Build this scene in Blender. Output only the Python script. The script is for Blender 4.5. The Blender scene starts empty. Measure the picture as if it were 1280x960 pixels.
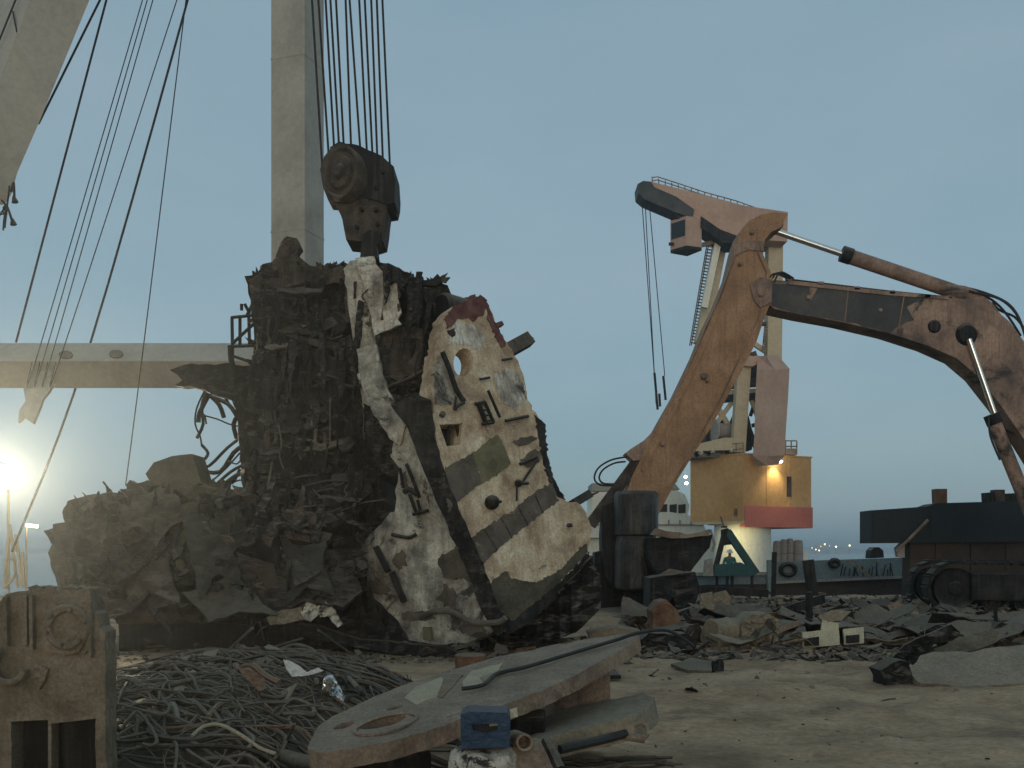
import bpy, bmesh, math, random
from mathutils import Vector, Matrix, noise, geometry
R = math.radians
scene = bpy.context.scene
COL = scene.collection
rng = random.Random(7)

# ------------------------------------------------------------------ camera, sky, sun
F, EYE, HZ = 1250.0, 1.7, 690.0
cd = bpy.data.cameras.new('camera'); cam = bpy.data.objects.new('camera', cd); COL.objects.link(cam)
cam.location = (0, 0, EYE); cam.rotation_euler = (R(90), 0, 0)
cd.sensor_width = 36; cd.lens = 36 * F / 1280; cd.shift_y = (HZ - 480) / 1280
cd.clip_start = 0.05; cd.clip_end = 20000
scene.camera = cam
SUN_EL, SUN_AZ = 5.0, 184.0          # low, behind the camera; only a soft glow comes through
w = bpy.data.worlds.new("World"); scene.world = w; w.use_nodes = True
nt = w.node_tree; nt.nodes.clear()
wo = nt.nodes.new('ShaderNodeOutputWorld'); bg = nt.nodes.new('ShaderNodeBackground')
sk = nt.nodes.new('ShaderNodeTexSky'); sk.sky_type = 'NISHITA'; sk.sun_disc = False
sk.sun_elevation = R(SUN_EL); sk.sun_rotation = R(SUN_AZ); sk.air_density = 1.0; sk.dust_density = 1.5; sk.ozone_density = 2.0
mx = nt.nodes.new('ShaderNodeMix'); mx.data_type = 'RGBA'; mx.inputs[0].default_value = 0.80
mx.inputs[7].default_value = (1.90, 2.74, 3.2, 1)     # even veil of thin high cloud
nt.links.new(sk.outputs[0], mx.inputs[6])
# faint uneven thin cloud
tc = nt.nodes.new('ShaderNodeTexCoord'); mp = nt.nodes.new('ShaderNodeMapping'); mp.inputs['Scale'].default_value = (1.5, 1.5, 4)
nz = nt.nodes.new('ShaderNodeTexNoise'); nz.inputs['Scale'].default_value = 1.6; nz.inputs['Detail'].default_value = 4
rp = nt.nodes.new('ShaderNodeValToRGB'); rp.color_ramp.elements[0].position = .35; rp.color_ramp.elements[1].position = .7
rp.color_ramp.elements[0].color = (.90, .945, .965, 1); rp.color_ramp.elements[1].color = (1.13, 1.05, 1.045, 1)
ml = nt.nodes.new('ShaderNodeMix'); ml.data_type = 'RGBA'; ml.blend_type = 'MULTIPLY'; ml.inputs[0].default_value = 1
L = nt.links.new
L(tc.outputs['Generated'], mp.inputs[0]); L(mp.outputs[0], nz.inputs[0]); L(nz.outputs[0], rp.inputs[0])
L(mx.outputs[2], ml.inputs[6]); L(rp.outputs[0], ml.inputs[7]); L(ml.outputs[2], bg.inputs[0]); L(bg.outputs[0], wo.inputs[0])
bg.inputs[1].default_value = 0.15
sl = bpy.data.lights.new('sun', 'SUN'); sl.energy = 0.5; sl.angle = R(30); sl.color = (1, .92, .80)
so = bpy.data.objects.new('sun', sl); COL.objects.link(so)
sd = Vector((math.sin(R(SUN_AZ)) * math.cos(R(SUN_EL)), math.cos(R(SUN_AZ)) * math.cos(R(SUN_EL)), math.sin(R(SUN_EL))))
so.rotation_euler = (-sd).to_track_quat('-Z', 'Y').to_euler()
scene.view_settings.view_transform = 'Standard'; scene.view_settings.look = 'None'
scene.view_settings.exposure = 0; scene.view_settings.gamma = 1
try:
    scene.cycles.volume_bounces = 1; scene.cycles.use_denoising = True
except Exception: pass

# ------------------------------------------------------------------ helpers
KD = 1.0                              # depth scale of the group being built
def P(px, py, Y):
    Y = Y * KD
    return Vector(((px - 640) * Y / F, Y, EYE - (py - HZ) * Y / F))
def G(px, py):                        # a point on the ground
    Y = EYE * F / (py - HZ); return Vector(((px - 640) * Y / F, Y, 0))
def plane3(a, b, c):
    n = (b - a).cross(c - a).normalized()
    if n.y > 0: n = -n
    return (a, n)
def vplane(Y): return (Vector((0, Y * KD, 0)), Vector((0, -1, 0)))
def PP(px, py, pl):
    d = Vector(((px - 640) / F, 1, -(py - HZ) / F)); o = Vector((0, 0, EYE))
    t = (pl[0] - o).dot(pl[1]) / d.dot(pl[1]); return o + d * t
def off(o):
    v = Vector((0, 0, 0))
    while o is not None:
        v += o.location; o = o.parent
    return v
def obj(name, bm, m, parent=None, smooth=False, recalc=True):
    if recalc: bmesh.ops.recalc_face_normals(bm, faces=bm.faces[:])
    if parent is not None: bmesh.ops.translate(bm, verts=bm.verts[:], vec=-off(parent))
    me = bpy.data.meshes.new(name); bm.to_mesh(me); bm.free()
    if smooth:
        me.polygons.foreach_set('use_smooth', [True] * len(me.polygons))
        try: me.set_sharp_from_angle(angle=R(38))
        except Exception: pass
    if m: me.materials.append(m)
    o = bpy.data.objects.new(name, me); COL.objects.link(o)
    if parent is not None: o.parent = parent
    return o
def thing(name, label, cat, loc=(0, 0, 0), group=None):
    o = bpy.data.objects.new(name, None); COL.objects.link(o); o.location = loc; o.empty_display_size = .2
    return tag(o, label, cat, group)
def tag(o, label, cat, group=None):
    o['label'] = label; o['category'] = cat
    if group: o['group'] = group
    return o
def rebase(o):                        # put a one-mesh thing's origin at its base
    me = o.data; n = len(me.vertices); c = Vector((0, 0, 0)); zm = 1e9
    for v in me.vertices: c += v.co; zm = min(zm, v.co.z)
    c /= max(n, 1); c.z = zm
    me.transform(Matrix.Translation(-c)); o.location = c
    return o
def struct(name, bm, m, kind='structure', smooth=False):
    o = obj(name, bm, m, None, smooth); o['kind'] = kind; return o
NB = bmesh.new
def box(bm, c, s, rot=None, bev=0, jit=0):
    vs = bmesh.ops.create_cube(bm, size=1)['verts']
    M = Matrix.Translation(Vector(c)) @ (rot.to_4x4() if rot is not None else Matrix.Identity(4)) @ Matrix.Diagonal((s[0], s[1], s[2], 1))
    bmesh.ops.transform(bm, matrix=M, verts=vs)
    if jit:
        for v in vs: v.co += Vector((rng.uniform(-jit, jit), rng.uniform(-jit, jit), rng.uniform(-jit, jit)))
    if bev:
        es = list({e for v in vs for e in v.link_edges})
        bmesh.ops.bevel(bm, geom=es, offset=bev, segments=2, profile=.6, affect='EDGES')
    return bm
def tube(bm, pts, r, n=8, cap=True, r2=None, ovl=1.0):
    pts = [Vector(p) for p in pts]; k = len(pts); rings = []
    t0 = (pts[1] - pts[0]).normalized(); up = Vector((0, 0, 1)) if abs(t0.z) < .9 else Vector((1, 0, 0))
    a = t0.cross(up).normalized()
    for i, p in enumerate(pts):
        t = (pts[min(i + 1, k - 1)] - pts[max(i - 1, 0)])
        t = t.normalized() if t.length > 1e-9 else t0
        a = (a - t * a.dot(t)); a = a.normalized() if a.length > 1e-6 else t.orthogonal().normalized(); b = t.cross(a)
        rr = r if r2 is None else r + (r2 - r) * i / (k - 1)
        rings.append([bm.verts.new(p + (a * math.cos(2 * math.pi * j / n) + b * ovl * math.sin(2 * math.pi * j / n)) * rr) for j in range(n)])
    for i in range(k - 1):
        for j in range(n):
            bm.faces.new((rings[i][j], rings[i][(j + 1) % n], rings[i + 1][(j + 1) % n], rings[i + 1][j]))
    if cap:
        bm.faces.new(rings[0][::-1]); bm.faces.new(rings[-1])
    return bm
def beam(bm, a, b, w_, d_, up=None):  # rectangular bar from a to b
    a, b = Vector(a), Vector(b); t = (b - a).normalized()
    u = up or (Vector((0, 1, 0)) if abs(t.y) < .9 else Vector((1, 0, 0)))
    s = t.cross(u).normalized(); u = s.cross(t)
    vs = []
    for p in (a, b):
        for x, y in ((-1, -1), (1, -1), (1, 1), (-1, 1)):
            vs.append(bm.verts.new(p + s * x * w_ / 2 + u * y * d_ / 2))
    for f in ((0, 1, 2, 3), (4, 7, 6, 5), (0, 4, 5, 1), (1, 5, 6, 2), (2, 6, 7, 3), (3, 7, 4, 0)):
        bm.faces.new([vs[i] for i in f])
    return bm
def lathe(bm, prof, c, axis, n=24):   # prof: (radius, along axis)
    axis = Vector(axis).normalized(); a = axis.orthogonal().normalized(); b = axis.cross(a); c = Vector(c); rings = []
    for r, z in prof:
        if r < 1e-6: rings.append([bm.verts.new(c + axis * z)])
        else: rings.append([bm.verts.new(c + axis * z + (a * math.cos(2 * math.pi * j / n) + b * math.sin(2 * math.pi * j / n)) * r) for j in range(n)])
    for p, q in zip(rings, rings[1:]):
        for j in range(n):
            k = (j + 1) % n
            if len(p) == 1 and len(q) == 1: continue
            if len(p) == 1: bm.faces.new((p[0], q[j], q[k]))
            elif len(q) == 1: bm.faces.new((p[j], p[k], q[0]))
            else: bm.faces.new((p[j], p[k], q[k], q[j]))
    return bm
def nz3(x, y, z=0.0): return noise.noise(Vector((x, y, z)))
def crumple(amp, sc, seed=0, fold=.5):
    def f(x, y):
        p = Vector((x / sc + seed * 3.7, y / sc + seed * 1.3, seed * .7))
        t = noise.fractal(p, .9, 2.1, 4)
        d = noise.voronoi(p * 1.3)[0]
        return amp * ((1 - fold) * t + fold * (d[1] - d[0]) * 1.2)
    return f
def torn(amp, sc, seed=0):            # hanging folds with dents
    def f(x, y):
        a = 1 - abs(nz3(x / sc * 2.2 + .25 * nz3(x / sc, y / sc * .7, seed), y / sc * .35, seed * 3.1)) * 2.2
        b = noise.fractal(Vector((x / sc * 1.6, y / sc * 1.2, seed + 4.4)), .9, 2.1, 5); c = noise.voronoi(Vector((x / sc * 2.4, y / sc * 1.6, seed)))[0]
        h = 1 - abs(nz3(x / sc * .4, y / sc * 1.7, seed * 2.3 + 7)) * 2
        return amp * (.75 * a + .55 * b + .5 * (c[1] - c[0]) + .08 * h)
    return f
def jagged(poly, step, jag, seed=0):
    out = []
    for i, a in enumerate(poly):
        b = poly[(i + 1) % len(poly)]; d = math.hypot(b[0] - a[0], b[1] - a[1]); n = max(1, int(d / step))
        for k in range(n):
            t = k / n; x = a[0] + (b[0] - a[0]) * t; y = a[1] + (b[1] - a[1]) * t
            out.append((x + jag * nz3(x / step * .9, y / step * .9, seed) * 1.6, y + jag * nz3(x / step * .9, y / step * .9, seed + 9.1) * 1.6))
    return out
def sheet(poly, pl, thick, cell=None, disp=None, holes=(), jag=0, step=9, seed=0, bm=None, bmap=None):
    """a plate whose outline lies on plane pl; its back is `thick` behind along the plane's normal"""
    if jag: poly = jagged(poly, step, jag, seed)
    loops = [[Vector((x, y, 0)) for x, y in poly]] + [[Vector((x, y, 0)) for x, y in h] for h in holes]
    flat = [v for l in loops for v in l]
    tb = NB(); tv = [tb.verts.new(v) for v in flat]
    for t in geometry.tessellate_polygon(loops):
        try: tb.faces.new([tv[i] for i in t])
        except ValueError: pass
    if cell:
        for ax in (0, 1):
            lo = min(v[ax] for v in flat); hi = max(v[ax] for v in flat); x = lo + cell * .5
            while x < hi:
                co = Vector((0, 0, 0)); co[ax] = x; no = Vector((0, 0, 0)); no[ax] = 1
                bmesh.ops.bisect_plane(tb, geom=tb.verts[:] + tb.edges[:] + tb.faces[:], dist=1e-4, plane_co=co, plane_no=no)
                x += cell
    tb.verts.index_update()
    o = bm or NB(); n = pl[1]; fr, bk = [], []
    for v in tb.verts:
        p = PP(v.co.x, v.co.y, pl); d = disp(v.co.x, v.co.y) if disp else 0
        fr.append(o.verts.new(p + n * d)); bk.append(o.verts.new(p - n * thick + n * d * (.4 if thick > .5 else 1)))
    for f in tb.faces:
        ix = [v.index for v in f.verts]
        o.faces.new([fr[i] for i in ix]); o.faces.new([bk[i] for i in ix][::-1])
    for e in tb.edges:
        if len(e.link_faces) == 1:
            a, b = e.verts[0].index, e.verts[1].index
            o.faces.new((fr[a], fr[b], bk[b], bk[a]))
    tb.free()
    return o
def ell(cx, cy, rx, ry, n=20, rot=0):
    c, s = math.cos(rot), math.sin(rot)
    return [(cx + rx * math.cos(t) * c - ry * math.sin(t) * s, cy + rx * math.cos(t) * s + ry * math.sin(t) * c) for t in [2 * math.pi * i / n for i in range(n)]]
def bez(pts, n=8):                    # smooth curve through points
    pts = [Vector(p) for p in pts]; out = []
    for i in range(len(pts) - 1):
        p0, p1, p2, p3 = pts[max(i - 1, 0)], pts[i], pts[i + 1], pts[min(i + 2, len(pts) - 1)]
        for k in range(n):
            t = k / n
            out.append(.5 * ((2 * p1) + (p2 - p0) * t + (2 * p0 - 5 * p1 + 4 * p2 - p3) * t * t + (3 * p1 - p0 - 3 * p2 + p3) * t ** 3))
    out.append(pts[-1]); return out

# ------------------------------------------------------------------ materials
WARM = (1.40, 1.29, 1.16)
def mat(name, cols, sc=1.5, rough=.75, metal=0.0, bump=.25, wear=None, wear_at=.58, streak=None, streak_amt=.5, grit=.25, bscale=None, dust=0.0):
    m = bpy.data.materials.new(name); m.use_nodes = True; t = m.node_tree; n = t.nodes; l = t.links.new
    b = n['Principled BSDF']; b.inputs['Metallic'].default_value = metal; b.inputs['Specular IOR Level'].default_value = .3
    c = n.new('ShaderNodeTexCoord')
    def nzn(scale, det=8, rg=.62, vec=None, dist=.3):
        x = n.new('ShaderNodeTexNoise'); x.inputs['Scale'].default_value = scale; x.inputs['Detail'].default_value = det
        x.inputs['Roughness'].default_value = rg; x.inputs['Distortion'].default_value = dist
        l(vec or c.outputs['Object'], x.inputs['Vector']); return x
    def ramp(src, stops):
        r = n.new('ShaderNodeValToRGB'); e = r.color_ramp.elements
        while len(e) < len(stops): e.new(.5)
        for k, (p, col) in enumerate(stops): e[k].position = p; e[k].color = (*col, 1) if len(col) == 3 else col
        l(src, r.inputs[0]); return r
    def mixc(a, bb, fac, mode='MIX'):
        x = n.new('ShaderNodeMix'); x.data_type = 'RGBA'; x.blend_type = mode
        if isinstance(fac, float): x.inputs[0].default_value = fac
        else: l(fac, x.inputs[0])
        l(a, x.inputs[6])
        if isinstance(bb, tuple): x.inputs[7].default_value = (*bb, 1)
        else: l(bb, x.inputs[7])
        return x.outputs[2]
    kk = lambda q: tuple(min(.85, v * f) for v, f in zip(q, WARM))
    cols = [kk(q) for q in cols]; wear = kk(wear) if wear else None; streak = kk(streak) if streak else None
    a = nzn(sc); k = len(cols)
    col = ramp(a.outputs[0], [(.34 + .32 * i / max(k - 1, 1), q) for i, q in enumerate(cols)]).outputs[0]
    if streak:
        mp_ = n.new('ShaderNodeMapping'); mp_.inputs['Scale'].default_value = (7, 7, .55); l(c.outputs['Object'], mp_.inputs[0])
        s = nzn(1.6, 6, .6, mp_.outputs[0]); sr = ramp(s.outputs[0], [(.5, (0, 0, 0)), (.68, (1, 1, 1))])
        mm = n.new('ShaderNodeMath'); mm.operation = 'MULTIPLY'; mm.inputs[1].default_value = streak_amt; l(sr.outputs[0], mm.inputs[0])
        col = mixc(col, streak, mm.outputs[0])
    if wear:
        s = nzn(sc * .8, 10, .7, None, .8); sr = ramp(s.outputs[0], [(wear_at, (0, 0, 0)), (wear_at + .07, (1, 1, 1))]); col = mixc(col, wear, sr.outputs[0])
    if dust:                          # settled dust on faces that look up, doubling as painted highlights on ledges
        gm = n.new('ShaderNodeNewGeometry'); sx = n.new('ShaderNodeSeparateXYZ'); l(gm.outputs['Normal'], sx.inputs[0])
        dn = nzn(sc * 3, 6, .7); ad = n.new('ShaderNodeMath'); ad.operation = 'MULTIPLY_ADD'; ad.inputs[1].default_value = .9; l(dn.outputs[0], ad.inputs[0]); l(sx.outputs[2], ad.inputs[2])
        dr = n.new('ShaderNodeMapRange'); dr.inputs[1].default_value = .65; dr.inputs[2].default_value = 1.35; dr.inputs[4].default_value = dust; l(ad.outputs[0], dr.inputs[0])
        col = mixc(col, (.29, .235, .17), dr.outputs[0])
    g = nzn(sc * 14, 5, .7); gr = ramp(g.outputs[0], [(.3, (1 - grit * 1.6,) * 3), (.7, (1 + grit * .6,) * 3)])
    col = mixc(col, gr.outputs[0], 1.0, 'MULTIPLY')
    l(col, b.inputs['Base Color'])
    rr = n.new('ShaderNodeMapRange'); rr.inputs[3].default_value = max(.05, rough - .15); rr.inputs[4].default_value = min(1, rough + .15)
    l(g.outputs[0], rr.inputs[0]); l(rr.outputs[0], b.inputs['Roughness'])
    bs = nzn(bscale or sc * 6, 8, .65); bp = n.new('ShaderNodeBump'); bp.inputs['Strength'].default_value = bump; bp.inputs['Distance'].default_value = .06
    l(bs.outputs[0], bp.inputs['Height']); l(bp.outputs[0], b.inputs['Normal'])
    return m
def emit(name, col, s):
    m = bpy.data.materials.new(name); m.use_nodes = True; b = m.node_tree.nodes['Principled BSDF']
    b.inputs['Base Color'].default_value = (*col, 1); b.inputs['Emission Color'].default_value = (*col, 1); b.inputs['Emission Strength'].default_value = s
    return m
M = dict(
    dirt=mat('dirt', [(0.1758, 0.1254, 0.08184), (0.2895, 0.2105, 0.1395), (0.3671, 0.2742, 0.186)], .9, .95, 0, .6, wear=(.15, .115, .082), wear_at=.60, grit=.25, bscale=6, streak=None),
    char=mat('charred_steel', [(0.005507, 0.005797, 0.006424), (0.01502, 0.01476, 0.01508), (0.03255, 0.03057, 0.02961)], 2.2, .85, 0, .6, wear=(.07, .05, .04), wear_at=.64, streak=(.065, .06, .056), streak_amt=.4, dust=0.42),
    black=mat('black_steel', [(0.004216, 0.004216, 0.004479), (0.008959, 0.008959, 0.009222), (0.01739, 0.01634, 0.01634)], 1.6, .65, .2, .4, streak=(.10, .095, .09), streak_amt=.25, dust=0.6),
    brown=mat('brown_rust', [(0.02033, 0.01756, 0.01584), (0.04937, 0.04138, 0.03564), (0.08712, 0.07399, 0.0627)], 2.2, .85, 0, .5, wear=(.03, .028, .027), streak=(.13, .105, .09), streak_amt=.3, dust=0.6),
    rust=mat('rust', [(0.072, 0.04, 0.0272), (0.152, 0.084, 0.052), (0.208, 0.136, 0.092)], 2.2, .85, 0, .45, wear=(.09, .07, .055), wear_at=.56, dust=0.5),
    olive=mat('dusty_olive', [(0.042, 0.0392, 0.0294), (0.077, 0.0714, 0.0525), (0.112, 0.1029, 0.077)], 1.6, .85, 0, .4, wear=(.07, .06, .05), wear_at=.62, dust=0.4),
    pale=mat('pale_paint', [(0.1463, 0.135, 0.1208), (0.45, 0.4275, 0.3795), (0.675, 0.6525, 0.598)], 1.2, .75, 0, .5, wear=(.06, .055, .05), wear_at=.57, streak=(.12, .10, .085), streak_amt=.7),
    palelow=mat('sooty_white_paint', [(0.09443, 0.0939, 0.08752), (0.2967, 0.2899, 0.2542), (0.5396, 0.5314, 0.4658)], 1.9, .8, 0, .5, wear=(.05, .047, .042), wear_at=.55, streak=(.1, .09, .08), streak_amt=.45, dust=0.3),
    cream=mat('cream_paint', [(0.2484, 0.1841, 0.1296), (0.4471, 0.3616, 0.2592), (0.621, 0.5457, 0.4277)], 1.9, .75, 0, .35, wear=(.16, .11, .08), wear_at=.60, streak=(.26, .18, .12), streak_amt=.5, grit=.25),
    primer=mat('grey_primer', [(0.056, 0.04788, 0.04032), (0.092, 0.0798, 0.06768), (0.128, 0.1125, 0.09216)], 3, .85, 0, .3, wear=(.30, .235, .165), wear_at=.62, dust=0.4),
    green=mat('olive_green_paint', [(.085, .08, .05), (.125, .12, .07), (.165, .157, .10)], 3, .8, 0, .25, wear=(.27, .215, .15), wear_at=.64),
    maroon=mat('maroon_edge', [(.05, .02, .02), (.11, .045, .042), (.15, .08, .07)], 4, .8, 0, .5),
    white=mat('white_crane_paint', [(0.2243, 0.221, 0.2018), (0.2902, 0.289, 0.2667), (0.3298, 0.3298, 0.3027)], .5, .6, 0, .1, wear=(.22, .19, .15), wear_at=.68, streak=(.30, .27, .21), streak_amt=.3, grit=.1),
    rope=mat('wire_rope', [(.02, .02, .022), (.045, .045, .048)], 6, .6, .5, .2),
    cable=mat('dirty_cable', [(.03, .029, .026), (.085, .08, .068), (.15, .14, .118)], 1.2, .75, 0, .3, dust=0.5),
    ochre=mat('excavator_ochre', [(0.2033, 0.1217, 0.07274), (0.269, 0.1615, 0.09257), (0.3229, 0.205, 0.1256)], 1.2, .7, 0, .2, wear=(.10, .065, .045), wear_at=.62, streak=(.13, .085, .06), streak_amt=.5, grit=.22),
    boomdirt=mat('greasy_boom', [(0.0759, 0.0621, 0.0575), (0.2138, 0.149, 0.1179), (0.3174, 0.2208, 0.1725)], .7, .7, 0, .2, wear=(.04, .036, .034), wear_at=.55, streak=(.07, .055, .045), streak_amt=.5, grit=.22, dust=0.25),
    pinkish=mat('faded_red_paint', [(0.312, 0.2025, 0.1568), (0.3744, 0.2565, 0.2042), (0.4056, 0.297, 0.2422)], .25, .65, 0, .1, streak=(.30, .19, .15), streak_amt=.4, grit=.1),
    yellow=mat('crane_yellow', [(0.342, 0.1978, 0.08075), (0.418, 0.253, 0.1092), (0.456, 0.2898, 0.1425)], .2, .6, 0, .1, streak=(.36, .22, .09), streak_amt=.5, grit=.12),
    red=mat('crane_red', [(0.357, 0.11, 0.09), (0.425, 0.15, 0.12)], .3, .6, 0, .1, grit=.1),
    creamleg=mat('crane_cream', [(0.357, 0.2992, 0.2024), (0.425, 0.3696, 0.2668)], .3, .65, 0, .1, grit=.12),
    cast=mat('dusty_cast_iron', [(0.095, 0.078, 0.058), (0.1568, 0.13, 0.098), (0.2137, 0.185, 0.142)], 3.2, .9, 0, .5, wear=(.13, .098, .072), wear_at=.57, streak=(.20, .165, .125), streak_amt=.5, dust=.7),
    oily=mat('oily_black_steel', [(.012, .012, .012), (.028, .027, .026), (.05, .046, .043)], 2.2, .32, .3, .5, streak=(.14, .135, .13), streak_amt=.35, dust=0.4),
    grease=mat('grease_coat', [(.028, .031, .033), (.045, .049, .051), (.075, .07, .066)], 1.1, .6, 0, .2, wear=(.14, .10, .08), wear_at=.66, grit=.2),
    slate=mat('slate_plate', [(.020, .021, .020), (.034, .035, .032), (.052, .052, .047)], 1.6, .8, 0, .25, streak=(.06, .055, .045), streak_amt=.4, grit=.15, dust=.4),
    chrome=mat('chrome_rod', [(.55, .56, .57), (.68, .69, .70)], 3, .2, 1.0, .02, grit=.05),
    rubber=mat('black_hose', [(.015, .015, .015), (.03, .03, .03)], 4, .5, 0, .05),
    navy=mat('dark_blue_panel', [(0.0084, 0.014, 0.0182), (0.014, 0.0224, 0.0294)], .5, .6, 0, .1, streak=(.03, .04, .045), streak_amt=.3),
    plate=mat('dusty_steel_plate', [(0.1204, 0.09104, 0.0705), (0.1971, 0.1548, 0.1202), (0.2737, 0.2166, 0.1686)], 2.6, .8, 0, .25, wear=(.13, .10, .08), wear_at=.58, grit=.3, dust=0.35),
    dust=mat('pale_dust', [(.27, .245, .18), (.34, .31, .235)], 4, .95, 0, .2),
    blue=mat('blue_paint', [(0.01584, 0.036, 0.072), (0.0252, 0.054, 0.1008)], 8, .6, 0, .2, wear=(.07, .075, .08), wear_at=.66, dust=0.3),
    offwhite=mat('offwhite_panel', [(.36, .345, .26), (.50, .485, .38)], 3, .7, 0, .2, wear=(.13, .11, .09), wear_at=.62),
    whitepatch=mat('peeling_white', [(.05, .045, .04), (.45, .43, .38), (.6, .58, .52)], 8, .8, 0, .5, wear=(.035, .03, .03), wear_at=.52),
    foil=mat('torn_white_sheet', [(.45, .45, .44), (.62, .62, .6)], 4, .5, 0, .3),
    concrete=mat('grey_slab', [(0.136, 0.1203, 0.09072), (0.2, 0.1767, 0.1344), (0.24, 0.2106, 0.1613)], 1.5, .9, 0, .4, wear=(.12, .11, .09), wear_at=.6, dust=0.4),
    barge=mat('blue_grey_barge', [(.09, .12, .135), (.13, .17, .19), (.17, .21, .225)], .8, .75, 0, .2, wear=(.12, .08, .06), wear_at=.66),
    hullbrown=mat('barge_rust', [(0.04125, 0.0315, 0.027), (0.0675, 0.0525, 0.045)], .8, .85, 0, .3, dust=0.5),
    teal=mat('teal_paint', [(.014, .055, .062), (.022, .08, .09)], 3, .6, 0, .1),
    shipwhite=mat('ship_white', [(.52, .52, .47), (.62, .62, .56)], .3, .6, 0, .05, streak=(.38, .34, .27), streak_amt=.4, grit=.08),
    glass=mat('dark_glass', [(.012, .014, .016), (.022, .024, .026)], 2, .12, 0, .01, grit=.05),
    tank=mat('tank_grey', [(.20, .19, .18), (.28, .27, .255)], .5, .7, 0, .1),
    shore=mat('far_shore', [(.05, .06, .055), (.09, .10, .09)], .02, .95, 0, .1),
    town=mat('town_walls', [(.3, .28, .25), (.42, .4, .36)], .02, .9, 0, .05),
    skin=mat('skin', [(.19, .10, .07), (.24, .13, .09)], 12, .6, 0, .02, grit=.05),
    shirt=mat('teal_shirt', [(.03, .13, .15), (.05, .18, .2)], 10, .9, 0, .1),
    trousers=mat('dark_trousers', [(.02, .025, .03), (.03, .035, .045)], 10, .9, 0, .1),
    cap=mat('white_helmet', [(.75, .75, .72), (.8, .8, .77)], 10, .4, 0, .02, grit=.05),
    lampglass=emit('flood_lens', (1.0, .86, .55), 60),
    lampsmall=emit('lamp_lens', (1.0, .93, .6), 25),
    town_a=emit('town_light_warm', (1.0, .62, .25), 14), town_b=emit('town_light_yellow', (1.0, .85, .4), 14), town_c=emit('town_light_red', (1.0, .35, .2), 9),
)
wm = bpy.data.materials.new('sea_water'); wm.use_nodes = True
b_ = wm.node_tree.nodes['Principled BSDF']; b_.inputs['Base Color'].default_value = (.035, .055, .06, 1); b_.inputs['Roughness'].default_value = .18
n_ = wm.node_tree.nodes.new('ShaderNodeTexNoise'); n_.inputs['Scale'].default_value = .35; n_.inputs['Detail'].default_value = 6
c_ = wm.node_tree.nodes.new('ShaderNodeTexCoord'); wm.node_tree.links.new(c_.outputs['Object'], n_.inputs['Vector'])
u_ = wm.node_tree.nodes.new('ShaderNodeBump'); u_.inputs['Strength'].default_value = .5; u_.inputs['Distance'].default_value = .5
wm.node_tree.links.new(n_.outputs[0], u_.inputs['Height']); wm.node_tree.links.new(u_.outputs[0], b_.inputs['Normal'])

# ------------------------------------------------------------------ setting: ground, quay, sea, far shore
def ground_z(x, y):
    z = .10 * noise.fractal(Vector((x * .35, y * .35, 3)), 1, 2, 3) + .03 * noise.fractal(Vector((x * 1.7, y * 1.7, 8)), 1, 2, 4)
    z -= .02
    u = (x - 1.2 - .25 * y + .6 * nz3(y * .15, 1)) ; z -= .05 * (math.exp(-(u / .22) ** 2) + math.exp(-((u - 1.9) / .22) ** 2)) * (.6 + .4 * nz3(x, y * 2, 3))
    z += .02 * nz3(x * 1.1 + y * .4, y * 4.5, 6)
    return z * (1 if y > 4 else .4)
QUAY = 39.0
def ground():
    bm = NB(); xs = []; x = -90.0
    while x <= 90: xs.append(x); x += (.12 if -8 < x < 8 else .35 if -25 < x < 25 else 5)
    ys = []; y = -40.0
    while y < QUAY: ys.append(y); y += (4 if y < 3 else .1 if y < 14 else .2 if y < 28 else .5)
    ys.append(QUAY)
    rows = [[bm.verts.new((x, y, ground_z(x, y))) for x in xs] for y in ys]
    rows.append([bm.verts.new((x, QUAY + .05, -6)) for x in xs])
    for r0, r1 in zip(rows, rows[1:]):
        for i in range(len(xs) - 1): bm.faces.new((r0[i], r0[i + 1], r1[i + 1], r1[i]))
    return struct('ground', bm, M['dirt'], smooth=True)
ground()
bm = NB(); q = [bm.verts.new(v) for v in ((-3000, QUAY - 2, -2.2), (3000, QUAY - 2, -2.2), (3000, 5200, -2.2), (-3000, 5200, -2.2))]; bm.faces.new(q)
struct('sea', bm, wm)
# far shore: a low ridge with a town
bm = NB(); N = 160; rows = []
for j, (yy, k) in enumerate(((2600, 0), (2680, .35), (2900, 1.0), (3300, 1.25), (3900, .2))):
    rows.append([bm.verts.new((-2600 + 5200 * i / N, yy, -3.5 + (k * (9 + 11 * noise.fractal(Vector((i * .09, j * .3, 2)), 1, 2, 4))))) for i in range(N + 1)])
for a, b in zip(rows, rows[1:]):
    for i in range(N): bm.faces.new((a[i], a[i + 1], b[i + 1], b[i]))
struct('far_shore', bm, M['shore'], smooth=True)
for k, (px, wpx, hpx) in enumerate(((998, 8, 4), (1010, 10, 5), (1024, 12, 6), (1038, 7, 4), (1050, 12, 5), (1066, 10, 4), (1080, 14, 3), (1108, 9, 4), (1122, 12, 5))):
    bm = NB(); Y = 2640 + 20 * (k % 3); px_m = Y / F
    box(bm, ((px - 640) * px_m, Y, -2 + hpx * px_m * .75), (wpx * px_m, 25, hpx * px_m * 1.5)); t = thing('shore_building', ('first', 'second', 'third', 'fourth', 'fifth', 'sixth', 'seventh', 'eighth', 'ninth')[k] + ' tiny pale building from the left on the far shore', 'building', ((px - 640) * px_m, Y, -2), 'buildings of the far town')
    obj('wall', bm, M['town'], t); bm = NB(); box(bm, ((px - 640) * px_m, Y, -2 + hpx * px_m * 1.55), (wpx * px_m * .9, 22, 1.0)); obj('roof', bm, M['shore'], t)
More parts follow.
